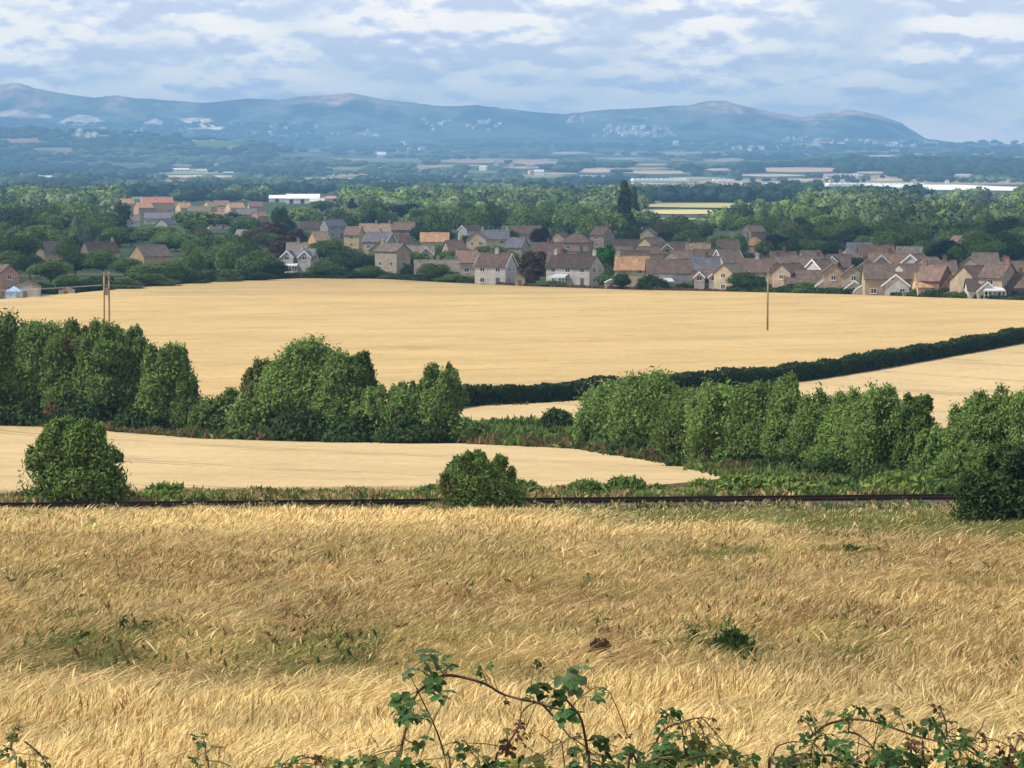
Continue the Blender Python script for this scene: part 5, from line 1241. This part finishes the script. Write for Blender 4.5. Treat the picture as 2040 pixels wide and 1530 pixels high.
TREES = [
 (10,415,60,'round','dark',11,'very dark tall tree against the left edge above the bungalows'),(60,435,120,'round','dark',10,None),(140,425,130,'round','mid',11,None),(40,470,80,'round','mid',9,None),(190,445,120,'round','mid',9,None),(215,425,60,'round','mid',11,None),(84,388,70,'wide','blue',11,'dark flat topped cedar in the bright woods, upper left'),
 (240,440,50,'conifer','dark',9,'dark conifer left of the low grey house'),(262,455,46,'round','blue',7,None),(400,422,110,'round','mid',10,'large round green tree below the dark roof, left of a black one'),(470,424,54,'round','blue',9,'nearly black round tree right of the large green one'),
 (310,452,90,'round','mid',8,None),(350,462,90,'round','green',7,None),(420,470,90,'round','mid',8,None),(500,484,60,'round','dark',8,None),(450,485,70,'round','mid',8,None),(545,440,70,'plume','rust',10,'tall brown half bare tree between pinkish gable and slate house'),(560,470,50,'plume','rust',8,None),(590,455,46,'plume','rust',8,None),
 (20,500,70,'round','mid',7,None),(60,510,60,'round','dark',6,None),(100,520,80,'round','mid',6,None),(150,505,70,'round','dark',6,None),(205,498,80,'round','mid',7,None),(250,515,60,'round','mid',5.5,None),(290,525,80,'round','green',5,None),(345,520,80,'round','mid',5.5,None),(372,492,26,'plume','pale',7,'pale silvery sapling in front of the dark trees at left'),
 (390,505,70,'round','green',6,None),(430,500,80,'round','mid',7,None),(475,495,70,'round','dark',7,None),(515,500,80,'round','mid',7.5,None),(550,520,50,'round','dark',5.5,None),(130,548,60,'bush','mid',3.5,None),(180,552,70,'bush','dark',3.4,None),(240,552,80,'bush','mid',3.6,None),(310,545,90,'bush','mid',4,None),(380,540,80,'bush','dark',4,None),(440,536,80,'bush','mid',4,None),(500,535,80,'bush','dark',4,None),(88,562,50,'bush','dark',2.6,None),
 (660,478,80,'round','mid',7,None),(700,500,90,'round','dark',6.5,None),(650,520,70,'round','mid',5,None),(740,505,70,'round','mid',5.5,None),(690,535,90,'bush','dark',3.4,None),(745,530,60,'bush','mid',4,None),(605,460,36,'round','green',7,None),(640,400,50,'round','mid',9,None),(700,396,30,'conifer','blue',12,'black pointed conifer behind the grey gabled slate house'),(692,415,56,'round','pale',9,'greyish round tree in front of the black conifer'),
 (740,412,60,'wide','blue',9,'dark copper toned tree right of the greyish round one'),(664,420,40,'round','copper',8,None),(805,406,60,'wide','blue',11,'dark cedar with flat layers behind the red brick house'),(770,420,40,'round','bright',9,None),(862,432,84,'round','green',9,'large arched green tree over the low orange house'),(836,452,40,'round','dark',7,None),(880,455,50,'round','dark',7,None),
 (925,470,26,'round','dark',6,None),(895,500,46,'round','mid',5,None),(935,500,50,'round','green',5.5,None),(815,526,36,'bush','dark',4,None),(980,490,60,'wide','green',6,None),(1012,460,50,'round','dark',7,None),(1020,500,36,'round','green',5.5,None),(1078,455,40,'round','copper',8.5,'dark purple leaved tree in the village centre'),(1065,500,60,'plume','rust',8,'brown ivy covered tree standing left of the long dark roof'),(1005,535,40,'bush','dark',3.6,None),(1050,535,30,'bush','rust',4,None),
 (1208,488,54,'plume','vivid',9,'vivid bright green tree between long dark and orange roofs'),(1190,430,50,'round','mid',8,None),(1225,412,46,'round','blue',10,'dark blue green round tree left of the poplars'),(1243,363,26,'column','dark',24,'taller left one of two tall poplars above the village'),(1262,374,20,'column','dark',20,'shorter right one of two tall poplars above the village'),(1254,425,50,'conifer','dark',11,None),(1262,455,40,'round','dark',8,'dark greyish tree under the two tall poplars'),(1240,545,32,'round','dark',4.5,'round dark bush in front of the orange roofed house'),(1210,535,30,'bush','mid',4.5,None),
 (1310,445,40,'wide','dark',8,None),(1342,452,46,'round','blue',8,None),(1375,458,36,'round','mid',7,None),(1320,495,50,'round','mid',5,None),(1360,540,30,'bush','dark',4.5,None),(1300,548,60,'bush','dark',3.8,None),(1385,556,60,'bush','dark',2.8,None),(1420,560,40,'bush','dark',2.4,None),(1440,470,50,'round','mid',7,None),(1490,545,66,'round','dark',4.8,'dark green rounded trees left of the single pole'),(1518,552,40,'bush','dark',4,None),(1430,492,60,'round','mid',6,None),(1525,480,36,'round','olive',6,None),
 (1545,468,50,'round','blue',7,None),(1580,478,60,'round','dark',6.5,None),(1620,478,70,'round','mid',6.5,None),(1660,482,50,'round','dark',6,None),(1570,565,40,'bush','dark',2.8,None),(1605,562,60,'bush','mid',3,None),(1680,570,24,'bush','dark',2.6,None),(1888,478,70,'round','blue',8.5,'dark blue green broad tree left of the cream walled house'),(1885,505,50,'round','blue',6.5,'dark blue lower tree directly below the broad blue one'),(1835,480,50,'round','mid',7,None),(1928,530,30,'plume','olive',6.5,None),
 (1955,488,50,'round','mid',7,None),(1985,480,56,'round','green',7.5,None),(2020,485,60,'round','dark',7,None),(1940,575,60,'bush','dark',2.4,None),(1870,575,80,'bush','dark',2.6,None),(1905,490,30,'round','mid',7,None),(1780,470,60,'round','bright',7.5,None),(1765,480,40,'round','green',6,None),(1725,470,50,'round','green',7,None),(1840,572,50,'bush','mid',2.4,None),(2030,580,50,'bush','dark',2,None),(1940,460,60,'round','green',8,None)]
for t in TREES: vtree(t[0], t[1], t[2], t[3], t[4], t[5], t[6], front=(t[1] > 530))
# green belt behind the village, nearest trees one by one
def belt():
    R = random.Random(19); cnt = 0
    blocked = [(a-w*0.5-4, a+w*0.5+4, yt) for (a, yt, w) in ((590,388,120),(1140,400,30),(1040,390,0))]
    rows = [(404,13,0.5),(412,12,0.55),(421,11.5,0.6),(430,11,0.6),(440,10,0.5),(452,9.5,0.35)]
    for (yt, Hm, pb) in rows:
        x = -20+R.uniform(0, 20)
        while x < 2060:
            w = R.uniform(34, 62)*(1+(yt-404)/120); xx = x+w/2; y = yt+R.uniform(-4, 5)
            ymax = np.interp(xx, [0,230,240,520,530,620,1000,1080,1270,1290,1540,1640,1880,2040], [455,440,395,395,410,420,424,430,430,424,440,465,470,480])
            ymin = np.interp(xx, [0,230,250,520,540,690,700,1000,1260,1270,1620,1900,2040], [372,376,376,384,412,412,392,388,395,443,425,432,425])
            if ymin < y < ymax and not (530 < xx < 700 and y < 412) and R.random() < 0.88:
                dark = R.random()
                tone = 'bright' if dark < pb*0.55 else ('green' if dark < pb+0.22 else ('pale' if dark < pb+0.3 else ('dark' if dark > 0.95 else 'mid')))
                if xx > 1300: tone = {'bright': 'green' if R.random() < 0.5 else 'bright'}.get(tone, tone)
                vtree(xx, y, w, R.choice(['round', 'round', 'wide', 'bush']), tone, Hm*R.uniform(0.85, 1.15)); cnt += 1
            x += w*R.uniform(0.62, 0.85)
    return cnt
nb = belt()
def infill():
    R = random.Random(77)
    zones = [(225,540,430,470,10,(7,9)),(380,560,455,500,8,(6,8)),(0,250,455,478,6,(7,9)),(560,1000,480,520,9,(4,6)),(1000,1500,470,520,11,(4,6)),(1540,2040,490,540,10,(4,6)),(560,1240,536,560,12,(2.5,4)),(1290,2040,552,575,20,(2,3.4)),(780,1500,500,530,12,(3.5,5)),(1540,2040,505,545,10,(3.5,5.5)),(1290,2040,432,462,20,(8,10))]
    for (xa, xb, ya, yb, n, (ha, hb)) in zones:
        for i in range(n): vtree(R.uniform(xa, xb), R.uniform(ya, yb), R.uniform(34, 66), R.choice(['round', 'bush', 'wide']), R.choice(['mid', 'mid', 'dark', 'green', 'green', 'olive']), R.uniform(ha, hb))
infill()
print('village trees', len(VT))
# labels for the trees that have none: tone and shape, and the house they stand by
ADJ = {'dark': 'dark green', 'mid': 'mid green', 'green': 'fresh green', 'bright': 'light green', 'pale': 'pale grey green', 'blue': 'blackish green', 'rust': 'brownish', 'copper': 'purplish', 'vivid': 'vivid green', 'olive': 'olive'}
def label_trees():
    marks = [(x, y, s, Y) for (x, y, w, s, Y, H) in HOUSES if s]
    marks += [(590,397,'the big white hall',3200.),(1250,390,'the two tall poplars',2500.),(1440,412,'the pale far field',3600.),(1888,490,'the broad blue tree',1400.),(60,395,'the left bright woods',3000.),(1640,440,'the right hand woods',2000.),(2010,440,'the right edge woods',2000.),(940,405,'the middle bright woods',2500.),(740,405,'the flat topped dark trees',2500.),(1130,410,'the small white barn',2600.),(1350,430,'the woods beyond conifers',2500.),(1500,425,'the woods over tan house',2500.)]
    groups = {}
    for it in VT:
        e, x, y, w, st, tn, lab, Y = it
        if lab: continue
        mk = min(marks, key=lambda m: ((m[0]-x)/1.4)**2+(m[1]-y)**2)
        dx, dy = x-mk[0], y-mk[1]
        rel = ('right of' if dx > 0 else 'left of') if abs(dx) > abs(dy)*1.2 else ('below' if dy > 0 else 'above')
        shape = {'round': 'tree', 'bush': 'bushy tree', 'wide': 'spreading tree', 'plume': 'upright tree', 'conifer': 'conifer', 'column': 'poplar'}[st]
        groups.setdefault((ADJ[tn], shape, rel, mk[2]), []).append((x, y, e))
    ordn = ['first', 'second', 'third', 'fourth', 'fifth', 'sixth', 'seventh', 'eighth', 'ninth', 'tenth', 'eleventh', 'twelfth']
    for (a, s, r, m), L in groups.items():
        if len(L) == 1: L[0][2]['label'] = f'{a} {s} {r} {m}'
        else:
            L.sort(key=lambda q: q[0]); n = len(L)
            for i, (x, y, e) in enumerate(L):
                p = 'leftmost' if i == 0 else ('rightmost' if i == n-1 else ordn[i]+' from left')
                e['label'] = f'{a} {s} {r} {m}, {p} of {n}'
label_trees()
# ------------------------------------------------------------------ far buildings
from mathutils.bvhtree import BVHTree
_hm = bpy.data.objects['hills'].data
_bvh = BVHTree.FromPolygons([v.co[:] for v in _hm.vertices], [tuple(p.vertices) for p in _hm.polygons])
def hit_far(px, py):
    dx, dz = ray(px, py); d = Vector((dx, 1, dz)); l = d.length
    r = _bvh.ray_cast(Vector((0, 0, 0)), d/l)
    g = hit(px, py)
    if r[0] is not None and r[0].y < g[1]: return tuple(r[0])
    return g
def block(x, yt, yb, w, label, cat, name, roofc, wallc, group=None, style='barn', depth=14, parts=True):
    g = hit_far(x, yb); Y = g[1]; k = ppm(Y); wm = w/k; H = max((yb-yt)/k, 2.5)
    if style != 'barn':        # low tunnels running a long way back over the plain
        H = 4.6; g2 = hit(x, yt+3); depth = max(g2[1]-g[1], 30); g = ((g[0]+g2[0])/2, (g[1]+g2[1])/2, zg1((g[0]+g2[0])/2, (g[1]+g2[1])/2))
    e = empty(name, g); 
    def colm(c): return M('paint_%d_%d_%d' % tuple(int(v*100) for v in c), c, noise=0.15, mulrange=(0.85, 1.1), rough=0.6)
    if style == 'barn':
        ez = H*0.55; bm = bmesh.new(); prism(bm, [(-depth/2, -2), (depth/2, -2), (depth/2, ez), (0, H-0.05), (-depth/2, ez)], 'x', -wm/2, wm/2); bmobj('wall', bm, colm(wallc), e)
        bm = bmesh.new(); gable_roof(bm, -wm/2-0.4, wm/2+0.4, depth, ez, H, ov=0.5, th=0.2); bmobj('roof', bm, colm(roofc), e)
        bm = bmesh.new(); n = max(1, int(wm/9))
        for i in range(n): c = -wm/2+(i+0.5)*wm/n; box(bm, c-1.6, c+1.6, -depth/2-0.06, -depth/2-0.003, 0, min(3.4, ez*0.8))
        bmobj('doors', bm, M('dark_opening', (0.06, 0.06, 0.065), rough=0.7), e)
    else:      # rows of glass or film tunnels
        n = max(2, int(wm/9)); sp = wm/n; bm = bmesh.new(); bf = bmesh.new()
        for i in range(n):
            x0 = -wm/2+i*sp; pts = [(x0+sp*0.5*(1-cos(a)), H*0.45+H*0.55*sin(a)) for a in np.linspace(0, pi, 7)]
            prism(bm, [(x0+0.01, -1)]+pts+[(x0+sp-0.01, -1)], 'y', -depth/2, depth/2)
            box(bf, x0-0.12, x0+0.12, -depth/2-0.1, -depth/2-0.005, 0, H*0.5)
        bmobj('cover', bm, colm(roofc), e); bmobj('frame', bf, M('tunnel_frame', (0.3, 0.32, 0.33)), e)
    tagp(e, label, cat, group); return e
block(604,387,405,66,'big white hall with broad white roof beyond the village','hall','white_hall',(0.80,0.80,0.76),(0.78,0.76,0.70),depth=22)
block(553,389,402,32,'white annex just left of the big white hall','hall','white_annex',(0.76,0.76,0.72),(0.74,0.72,0.66),depth=14)
block(668,391,401,36,'pinkish roofed building right of the big white hall','building','pink_roofed_building',(0.42,0.24,0.20),(0.5,0.4,0.3))
block(632,396,408,28,'grey fronted shed between white hall and pinkish building','building','grey_building',(0.5,0.5,0.48),(0.30,0.26,0.22))
block(770,399,405,26,'small white building among the middle bright woods','building','white_building',(0.7,0.7,0.66),(0.6,0.58,0.5))
block(792,394,401,26,'small peach roofed building right of the white one','building','peach_building',(0.6,0.42,0.28),(0.6,0.5,0.4))
block(1149,402,411,28,'small white barn left of the two poplars','barn','white_barn',(0.7,0.7,0.66),(0.7,0.68,0.62))
block(1314,356,362,112,'long white greenhouse strip right of the poplars','greenhouse','greenhouse',(0.80,0.82,0.82),(0.7,0.7,0.7),'greenhouses in the plain',style='tun',depth=40)
block(1440,358,362,40,'short white greenhouse right of the long strip','greenhouse','greenhouse',(0.75,0.77,0.78),(0.7,0.7,0.7),'greenhouses in the plain',style='tun',depth=30)
block(1700,366,371,110,'thin white greenhouse strip left of the large white one','greenhouse','greenhouse',(0.80,0.82,0.83),(0.7,0.7,0.7),'greenhouses in the plain',style='tun',depth=50)
block(1800,366,372,80,'narrow pale greenhouse joining the large white one','greenhouse','greenhouse',(0.7,0.73,0.75),(0.7,0.7,0.7),'greenhouses in the plain',style='tun',depth=40)
block(1905,366,382,104,'large white greenhouse block at the right of the plain','greenhouse','greenhouse',(0.72,0.74,0.70),(0.7,0.7,0.7),'greenhouses in the plain',style='tun',depth=60)
block(2000,375,382,90,'pale greenhouse strip touching the right edge','greenhouse','greenhouse',(0.78,0.80,0.80),(0.7,0.7,0.7),'greenhouses in the plain',style='tun',depth=50)
block(1180,350,353,50,'thin pale greenhouse left of the long strip','greenhouse','greenhouse',(0.7,0.72,0.74),(0.7,0.7,0.7),'greenhouses in the plain',style='tun',depth=30)
block(88,350,357,32,'small pale shed in the woods at upper left','shed','pale_shed',(0.6,0.66,0.6),(0.6,0.62,0.6))
block(360,335,341,34,'small white farm building above the left far field','farm building','farm_building',(0.7,0.68,0.64),(0.6,0.6,0.6))
block(403,338,342,18,'tiny white farm shed right of the white farm building','farm building','farm_building',(0.7,0.68,0.66),(0.6,0.6,0.6))
block(760,303,314,18,'white farmhouse alone on the dark wooded plain','farmhouse','farmhouse',(0.72,0.74,0.78),(0.76,0.78,0.8),depth=20)
block(455,342,347,20,'small grey shed at right end of the left far field','shed','grey_shed',(0.45,0.5,0.5),(0.5,0.5,0.5))
block(1490,366,372,36,'low pink roofed works left in the far plain estate','building','estate_building',(0.45,0.3,0.28),(0.6,0.55,0.55),'estate in the far plain')
block(1450,370,376,40,'grey roofed works left of the pink one in estate','building','estate_building',(0.4,0.38,0.42),(0.6,0.55,0.55),'estate in the far plain')
block(1540,364,369,30,'pale works right of the pink one in estate','building','estate_building',(0.7,0.7,0.72),(0.6,0.6,0.6),'estate in the far plain')
block(1636,367,377,18,'white house end left of the thin greenhouse strip','building','estate_building',(0.75,0.78,0.8),(0.75,0.78,0.8),'estate in the far plain')
block(1755,378,385,34,'grey works below the narrow pale greenhouse','building','estate_building',(0.5,0.52,0.52),(0.62,0.66,0.66),'estate in the far plain')
# far houses of the towns under the hills
_fh = {}
def far_house_mesh(k):
    if k in _fh: return _fh[k]
    wc = [(0.72,0.70,0.66),(0.62,0.55,0.47),(0.78,0.78,0.76),(0.55,0.42,0.35)][k % 4]; rc = [(0.34,0.30,0.29),(0.42,0.26,0.22),(0.55,0.55,0.56),(0.3,0.25,0.24)][k % 4]
    bm = bmesh.new(); prism(bm, [(-5, -3), (5, -3), (5, 6.5), (0, 9.9), (-5, 6.5)], 'x', -8, 8); n0 = len(bm.faces); gable_roof(bm, -8.4, 8.4, 10, 6.5, 10, ov=0.5, th=0.3)
    bm.faces.ensure_lookup_table()
    for f in bm.faces[n0:]: f.material_index = 1
    bmesh.ops.recalc_face_normals(bm, faces=bm.faces)
    me = bpy.data.meshes.new('distant_house'); bm.to_mesh(me); bm.free(); me.materials.append(M('far_wall%d' % (k % 4), wc)); me.materials.append(M('far_roof%d' % (k % 4), rc)); _fh[k] = me; return me
TOWNS = [((830,1010),(240,262),12,'tiny pale house of the hamlet under the long middle hill'),((1124,1162),(229,248),11,'tiny white house high on the saddle of the hills'),((1180,1350),(254,274),28,'tiny pale house of the town left under the pointed hill'),
 ((1345,1345+40),(286,300),4,'tiny pale house below the pointed hill'),((1560,1612),(273,284),6,'tiny white house in the dip between the two right hills'),((1625,1860),(278,293),36,'tiny white house of the town under the rightmost hill'),((500,760),(250,276),16,'tiny pale house on the slope right of the straw fields'),
 ((1440,1560),(290,302),10,'tiny pale house on the plain under the right hills'),((140,320),(258,275),10,'tiny pale house on the wooded slope at left'),((1420,1530),(362,374),9,'tiny pinkish house of the far plain estate'),((1640,1790),(352,364),8,'tiny white house among the far tan fields'),((1850,2030),(356,366),8,'tiny white house at right edge of the far plain'),((960,1120),(330,352),7,'tiny pale farmhouse on the middle plain'),((800,940),(285,300),5,'tiny pale farmhouse by the foot of the hills')]
for ti, ((xa, xb), (ya, yb), n, lab) in enumerate(TOWNS):
    R = random.Random(500+ti)
    for i in range(int(n*(1.6 if ti in (0, 2, 4, 5, 9, 10) else 1.0))):
        x = R.uniform(xa, xb); y = R.uniform(ya, yb)
        if ti == 5: y = 284+0.02*(x-1625)+R.uniform(-5, 6)
        g = hit_far(x, y); o = bpy.data.objects.new('distant_house', far_house_mesh(R.randrange(4))); COL.objects.link(o); o.location = g
        o.rotation_euler = (0, 0, R.choice([0, 0.5, 1.3, -0.4, 1.57])); s = R.uniform(0.9, 1.8)*(0.6 if ti in (9, 10, 11) else 1)*min(1.0, g[1]/14000+0.25); o.scale = (s*(R.uniform(1.2, 2.4) if ti == 5 and R.random() < 0.3 else 1), s, s)
        tagp(o, lab, 'house', 'distant houses: '+lab.replace('tiny ', '').replace(' house', ' houses', 1))

# ------------------------------------------------------------------ woods of the plain
def woods(name, label, sel, n, seed, hbase, wbase, leafy, toner, y_range, x_range=(-120, 2160), aspect=1.0, dens=None):
    R = np.random.default_rng(seed); Vs = []; Cs = []; Ls = []; sizes = []; off = 0
    px = x_range[0]+(x_range[1]-x_range[0])*R.random(n); py = y_range[0]+(y_range[1]-y_range[0])*R.random(n)
    order = np.argsort(py)
    for i in order:
        x, y = px[i], py[i]
        if not sel(x, y, R): continue
        g = hit_far(x, y) if y < 300 else hit(x, y); Y = g[1]; k = ppm(Y)
        if Y > 25000: continue
        H = hbase*(0.6+0.8*R.random()); Wd = wbase*(0.6+0.9*R.random()); hp = H*k
        bad = False
        for (x0, x1, yn, yf, c) in FARF:
            if x0+Wd*k*0.2 < x < x1-Wd*k*0.2 and yf-0.5 < y < yn+hp*(0.6 if y > 360 else 1.0): bad = True; break
        if bad: continue
        tone = np.array(toner(x, y, R))*(0.75+0.5*R.random())
        rr = (0.72+0.5*R.random(len(ICOV)))*(0.86 if leafy else 1); v = ICOV*np.array([Wd/2, Wd/2*aspect, H*0.56])*rr[:, None]; v[:, 2] += H*0.48; v += np.array(g)
        Vs.append(v); Cs.append(tone[None, :]*(0.7+0.6*R.random((len(v), 1)))); Ls.append((ICOF+off).ravel()); sizes += [3]*len(ICOF); off += len(v)
        if leafy:
            m = leafy; d = R.normal(size=(m, 3)); d /= np.linalg.norm(d, axis=1)[:, None]; d[:, 2] = abs(d[:, 2])*1.2-0.25
            P = d*np.array([Wd/2, Wd/2*aspect, H*0.54])*(0.85+0.3*R.random((m, 1))); P[:, 2] += H*0.48; P += np.array(g)
            V, Fq = leaf_quads(P, d, Wd*0.085, 1.0, R, 0.0); Vs.append(V); Cs.append(np.repeat(tone[None, :]*(0.72+0.56*R.random((m, 1))), 4, 0)); Ls.append((Fq+off).ravel()); sizes += [4]*m; off += len(V)
    V = np.concatenate(Vs); o = V.mean(0)
    ob = npmesh(name, V-o, sizes, np.concatenate(Ls), m_leaf_far, col=np.concatenate(Cs)); ob.location = o
    tagp(ob, label, 'woodland', kind='stuff'); return ob
T = TONE
def tone_near(x, y, R):
    b = vnoise(np.array([x/70.]), np.array([y/9.]), 5)[0]
    if R.random() < 0.08: return T['dark']
    if b > 0.55 and y > 372: return (0.135, 0.18, 0.075)
    if b > 0.42: return (0.095, 0.13, 0.06)
    return T['mid'] if R.random() < 0.6 else (0.07, 0.10, 0.045)
def tone_mid(x, y, R):
    b = vnoise(np.array([x/110.]), np.array([y/6.]), 8)[0]
    q = 1.0 if y > 350 else 0.75
    return tuple(q*v for v in ((0.095, 0.130, 0.065) if b > 0.58 else ((0.022, 0.042, 0.024) if b < 0.42 else (0.048, 0.075, 0.035))))
def tone_dark(x, y, R): return (0.026, 0.045, 0.024)
def in_white(x, y, hp=8):
    for (x0, x1, ya, yb) in ((530,692,386,436),(1135,1164,400,432),(1250,1465,354,386),(1640,1860,364,394),(1850,2045,364,402),(232,345,392,470),(345,535,402,440),(762,808,393,416),(1430,1560,362,384),(750,770,302,324),(70,108,349,366),(340,416,334,350)):
        if x0 < x < x1 and ya < y < yb: return True
    return False
woods('plain_woodland', 'light green woods filling the plain just beyond the village', lambda x, y, R: not in_white(x, y) and y > np.interp(x, [0, 1200, 1300, 2100], [400, 400, 408, 410]), 2300, 71, 11, 15, 190, tone_near, (401, 432))
woods('plain_woodland', 'hazy mid green woods and hedgerows of the wide plain', lambda x, y, R: not in_white(x, y) and (vnoise(np.array([x/60.]), np.array([y/4.]), 3)[0] > 0.34), 5600, 72, 10, 17, 60, tone_mid, (340, 404), aspect=0.8)
woods('plain_woodland', 'blue hazed woods of the far plain before the hills', lambda x, y, R: not in_white(x, y) and (vnoise(np.array([x/90.]), np.array([y/3.]), 4)[0] > 0.44), 3600, 73, 12, 34, 0, tone_mid, (284, 345), aspect=0.7)
woods('ridge_woodland', 'dark wooded low ridge at the left under the hills', lambda x, y, R: True, 900, 74, 11, 34, 0, tone_dark, (246, 300), (-150, 640), aspect=0.8)
def ridge_right(x, y, R): return np.interp(x, [1500, 1700, 1800, 2040], [338, 326, 324, 330])-1 < y < np.interp(x, [1500, 1700, 2040], [345, 350, 362])
woods('ridge_woodland', 'dark blue wood on the low rise at the right', ridge_right, 1700, 75, 15, 26, 0, tone_dark, (322, 364), (1500, 2150), aspect=0.8)

woods('plain_woodland', 'tree mass right behind the village under the pale far field', lambda x, y, R: y > np.interp(x, [1280, 1400, 1600, 2100], [446, 430, 426, 432]) and y < np.interp(x, [1280, 1500, 1640, 2100], [458, 462, 476, 486]), 700, 76, 11, 10, 240, tone_near, (424, 486), (1280, 2120))
woods('dark_plantation', 'thin dark row of trees above the pale far field', lambda x, y, R: True, 170, 77, 11, 13, 40, lambda x, y, R: T['blue'], (401.5, 403), (1320, 1490))

# ------------------------------------------------------------------ a cloud added out of view, sunward, so its shade dims the village
def cloud():
    R = np.random.default_rng(91); k = 950/math.tan(SUN_EL); ox, oy = sin(SUN_AZ)*k, cos(SUN_AZ)*k
    Vs = []; Ls = []; off = 0; n = 150
    for i in range(n):
        a = R.random()*2*pi; r = sqrt(R.random()); x = 20+cos(a)*r*400; y = 1330+sin(a)*r*430
        if y < 905+0.0*x+40*sin(x/60.0): continue
        w = 40+45*R.random(); rr = 0.85+0.3*R.random(len(ICOV))
        v = ICOV*np.array([w, w, w*0.55])*rr[:, None]; v[:, 2] = np.maximum(v[:, 2], -w*0.18)+(1-r)*60*R.random(); v += np.array([x+ox, y+oy, 980.0])
        Vs.append(v); Ls.append((ICOF+off).ravel()); off += len(v)
    m = bpy.data.materials.new('thin_shade_cloud'); m.use_nodes = True; nt = m.node_tree; nt.nodes.clear(); N = nt.nodes.new
    o = N('ShaderNodeOutputMaterial'); mx = N('ShaderNodeMixShader'); tr = N('ShaderNodeBsdfTransparent'); tl = N('ShaderNodeBsdfTranslucent'); tl.inputs[0].default_value = (0.95, 0.95, 0.97, 1)
    mx.inputs[0].default_value = 0.105; nt.links.new(tr.outputs[0], mx.inputs[1]); nt.links.new(tl.outputs[0], mx.inputs[2]); nt.links.new(mx.outputs[0], o.inputs[0])
    V = np.concatenate(Vs); c = V.mean(0); L_ = np.concatenate(Ls); ob = npmesh('cloud', V-c, [3]*(len(L_)//3), L_, m, smooth=True); ob.location = c
    tagp(ob, 'thin white cloud out of view, added to shade the village', 'cloud', kind='stuff')
cloud()

# ------------------------------------------------------------------ haze
def haze():
    bm = bmesh.new(); box(bm, -18800, 18800, -62, 25600, -32.5, 448)
    m = bpy.data.materials.new('haze_air'); m.use_nodes = True; nt = m.node_tree; nt.nodes.clear()
    out = nt.nodes.new('ShaderNodeOutputMaterial'); pv = nt.nodes.new('ShaderNodeVolumePrincipled')
    pv.inputs['Color'].default_value = (0.30, 0.62, 1.0, 1); pv.inputs['Density'].default_value = 7.6e-5; pv.inputs['Anisotropy'].default_value = 0.0
    nt.links.new(pv.outputs[0], out.inputs['Volume'])
    o = bmobj('haze', bm, m); o['kind'] = 'stuff'; o['label'] = 'thin blue haze over the plain and hills'; o['category'] = 'haze'
haze()
